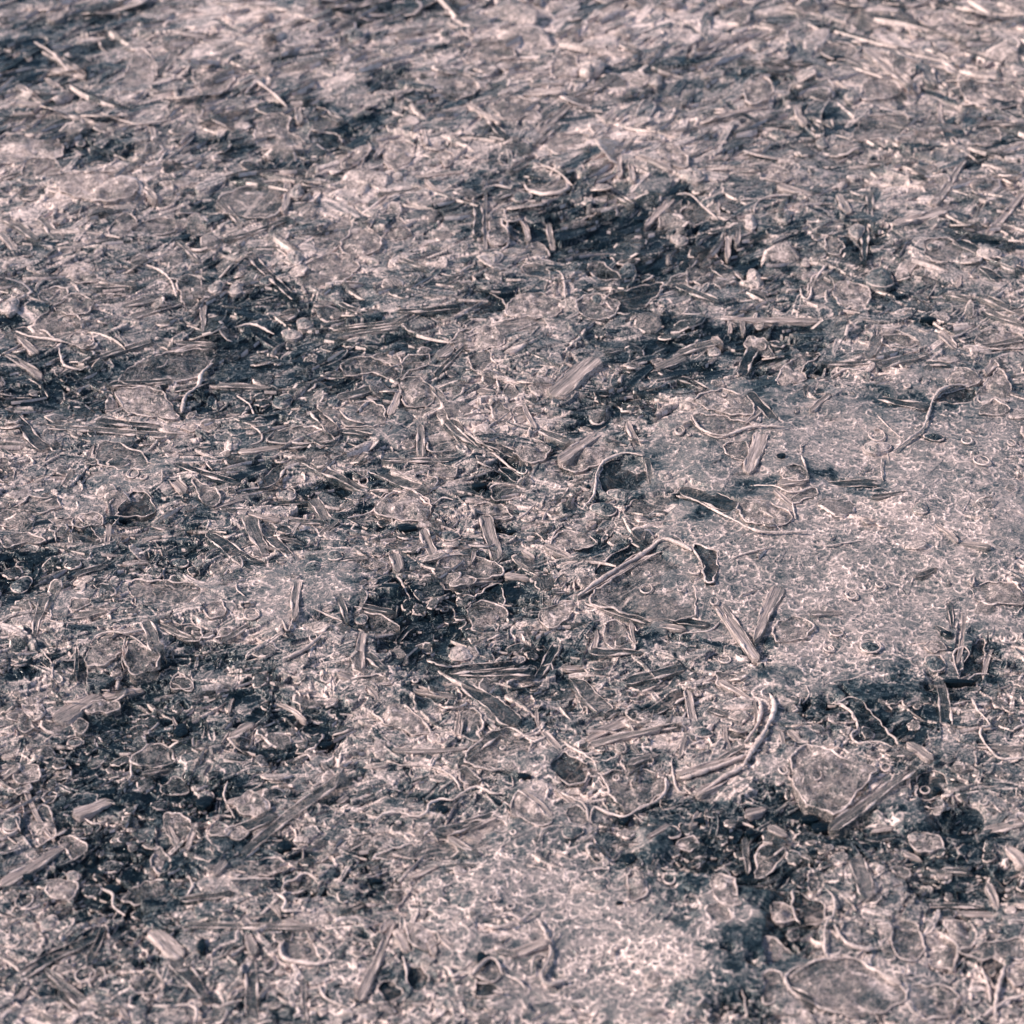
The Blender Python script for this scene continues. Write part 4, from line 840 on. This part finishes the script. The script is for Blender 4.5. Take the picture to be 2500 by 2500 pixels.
# ---------------------------------------------------------------- the loose fill: slivers and broken flakes nobody could count
def shade_tone(gx, gy):
    j = min(max(int(np.searchsorted(Yi, gy)), 0), Yi.size - 1)
    i = min(max(int(np.searchsorted(U, gx / halfw[j])), 0), U.size - 1)
    return float(dk[j, i]), float(lt[j, i]), float(bub[j, i]), bool(OCC[j, i])
def build_fill():
    vs, fs, ms = [], [], []
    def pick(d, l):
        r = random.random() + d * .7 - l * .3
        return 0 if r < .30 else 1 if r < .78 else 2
    n = 0
    while n < 6000:
        (gx, gy), p = rand_ground()
        d, l, b, oc = shade_tone(gx, gy)
        if oc and random.random() < .85: continue
        if random.random() < max(b * .93, .35 if p < 900 else 0): n += .3; continue
        n += 1
        fsx = scale_at(p) ** 2.3 * random.choice((.75, 1, 1, 1.5))
        z = seat(gx, gy) + .0004
        if random.random() < .62:
            L = random.uniform(.007, .028) * fsx; W = random.uniform(.0006, .0019) * fsx
            ang = pick_angle(gx, p)
            tl = random.gauss(0, .10); bd = random.uniform(-.12, .12) * L
            c, s_ = math.cos(ang), math.sin(ang)
            N = 7; o0 = len(vs); m = pick(d, l)
            for i in range(N + 1):
                t = i / N; x = (t - .5) * L; w_ = W * (math.sin(math.pi * min(1, t * 1.4 + .08)) * .5 + .5) * (1 - t ** 3 * .9) * random.uniform(.8, 1.15)
                yc = bd * (1 - (2 * t - 1) ** 2)
                for py_, pz in ((-1, -.0012), (-.75, w_ * .7), (0, w_ * 1.0), (.75, w_ * .6), (1, -.0012)):
                    y = yc + py_ * w_
                    vs.append((gx + x * c - y * s_, gy + x * s_ + y * c, z + pz + tl * x))
                if i:
                    for k in range(4):
                        q0, q1 = o0 + (i - 1) * 5 + k, o0 + i * 5 + k
                        fs.append((q0, q1, q1 + 1, q0 + 1)); ms.append(3 if k == 0 and random.random() < .7 - .4 * d else m)
        else:
            r = random.uniform(.002, .0085) * fsx; k = random.randint(5, 9)
            tx, ty = random.gauss(0, .22), random.gauss(.06, .26); a0 = random.uniform(0, 6)
            asp = random.uniform(.35, 1); an = random.gauss(.2, .7)
            th = random.uniform(.0003, .0007); o0 = len(vs); m = pick(d, l)
            ring = []
            for i in range(k * 2):
                a = a0 + math.pi * i / k
                rr = r * random.uniform(.78, 1.08)
                x, y = rr * math.cos(a), rr * math.sin(a) * asp
                x, y = x * math.cos(an) - y * math.sin(an), x * math.sin(an) + y * math.cos(an)
                ring.append((gx + x, gy + y, z + tx * x + ty * y + random.uniform(-.0001, .0001)))
            K = len(ring)
            for q in ring: vs.append((q[0], q[1], q[2] + th))
            for q in ring: vs.append(((q[0] - gx) * .84 + gx, (q[1] - gy) * .84 + gy, (q[2] - z) * .84 + z + th + .0002))
            for q in ring: vs.append((q[0], q[1], q[2] - .0004))
            vs.append((gx, gy, z + th - .0002))
            for i in range(K):
                j = (i + 1) % K
                fs.append((o0 + 2 * K + i, o0 + 2 * K + j, o0 + j, o0 + i)); ms.append(3 if random.random() < .7 else m)
                fs.append((o0 + i, o0 + j, o0 + K + j, o0 + K + i)); ms.append(m if random.random() < .55 else 3)
                fs.append((o0 + K + i, o0 + K + j, o0 + 3 * K)); ms.append(m)
    me = bpy.data.meshes.new('ice_splinters'); me.from_pydata(vs, [], fs)
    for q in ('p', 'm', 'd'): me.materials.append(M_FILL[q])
    me.materials.append(M_RIM)
    me.polygons.foreach_set('material_index', ms)
    me.polygons.foreach_set('use_smooth', [True] * len(fs))
    o = bpy.data.objects.new('ice_splinters', me); SRC.objects.link(o)
    o['kind'] = 'stuff'; o['label'] = 'countless small ice slivers and broken flakes frozen between the larger pieces'; o['category'] = 'ice splinters'
build_fill()

# ---------------------------------------------------------------- labels
TONE = {'p': 'pale', 'm': 'grey', 'd': 'dark', 'k': 'black'}
NOUN = {'needle': 'ice needle', 'plate': 'ice plate', 'lump': 'ice lump', 'grit': 'fleck', 'ring': 'bubble ring', 'ridge': 'frost ridge'}
CAT = {'needle': 'ice needle', 'plate': 'ice plate', 'lump': 'ice lump', 'grit': 'grit', 'ring': 'ice bubble', 'ridge': 'frost ridge'}
GROUP = {'needle': 'ice needles frozen across the sheet', 'plate': 'ice plates set in the sheet', 'lump': 'ice lumps in the hollows', 'grit': 'black flecks',
         'ring': 'ring shaped bubbles in the ice', 'ridge': 'raised frost ridges'}
ORD = ['nearest', 'second', 'third', 'fourth', 'fifth', 'sixth', 'seventh', 'eighth', 'ninth', 'tenth', 'eleventh', 'twelfth']
def describe():
    sizes = {}
    for th in THINGS: sizes.setdefault(th[1], []).append(th[6])
    for k in sizes: sizes[k].sort()
    buckets = {}
    for th in THINGS:
        o, kind, tone, extra, px, py, size = th
        s = sizes[kind]; r = s.index(size) / len(s)
        word = (('short', 'long') if kind in ('needle', 'ridge') else ('small', 'large'))[r > .5]
        x, y = px * 1932 / 2500, py * 1932 / 2500
        lm = min(LANDMARKS, key=lambda l: (l[1] - x) ** 2 + (l[2] - y) ** 2)
        dx, dy = x - lm[1], y - lm[2]
        d = math.hypot(dx, dy)
        rel = 'at' if d < 16 else ('right of' if dx > 0 else 'left of') if abs(dx) > abs(dy) else ('below' if dy > 0 else 'above')
        tw = {'ridge': 'white', 'ring': 'white', 'grit': 'black'}.get(kind, TONE[tone])
        desc = ' '.join(q for q in (word, extra, tw, NOUN[kind]) if q)
        buckets.setdefault((desc, rel, lm[0]), []).append((d, o, kind))
    for (desc, rel, lm), lst in buckets.items():
        lst.sort(key=lambda q: q[0])
        for i, (d, o, kind) in enumerate(lst):
            lab = '%s %s %s' % (desc, rel, lm) if len(lst) == 1 else '%s, %s one %s %s' % (desc, ORD[i], rel, lm)
            o['label'] = lab; o['category'] = CAT[kind]; o['group'] = GROUP[kind]
describe()

# ---------------------------------------------------------------- link the sheet last, once everything has pressed into it
def build_sheet():
    ny, nx = X.shape
    fade = np.clip(1 - (np.abs(U) - 1) * 2, 0, 1)[None, :] * np.clip(1 - (Yr - rows[-1]) / .5, 0, 1)[:, None] * np.clip(1 + (Yr - rows[0]) / .2, 0, 1)[:, None]
    Z = HB + (H - HB) * fade
    co = np.stack([X, Y, Z], -1).astype(np.float32).reshape(-1)
    me = bpy.data.meshes.new('ground')
    me.vertices.add(nx * ny); me.vertices.foreach_set('co', co)
    idx = np.arange(nx * ny, dtype=np.int32).reshape(ny, nx)
    q = np.stack([idx[:-1, :-1], idx[:-1, 1:], idx[1:, 1:], idx[1:, :-1]], -1).reshape(-1)
    nf = (nx - 1) * (ny - 1)
    me.loops.add(nf * 4); me.loops.foreach_set('vertex_index', q)
    me.polygons.add(nf); me.polygons.foreach_set('loop_start', np.arange(0, nf * 4, 4, dtype=np.int32))
    me.polygons.foreach_set('use_smooth', np.ones(nf, bool))
    me.update(calc_edges=True)
    at = me.attributes.new('frost', 'FLOAT', 'POINT')  # frost amount, plus painted edge glow and lit bubble rims
    at.data.foreach_set('value', np.clip(F, -.3, 1.1).astype(np.float32).reshape(-1))
    at = me.attributes.new('calm', 'FLOAT', 'POINT')
    at.data.foreach_set('value', bub.astype(np.float32).reshape(-1))
    me.materials.append(M_GROUND)
    o = bpy.data.objects.new('ground', me)
    SRC.objects.link(o)
    o['kind'] = 'structure'
build_sheet()
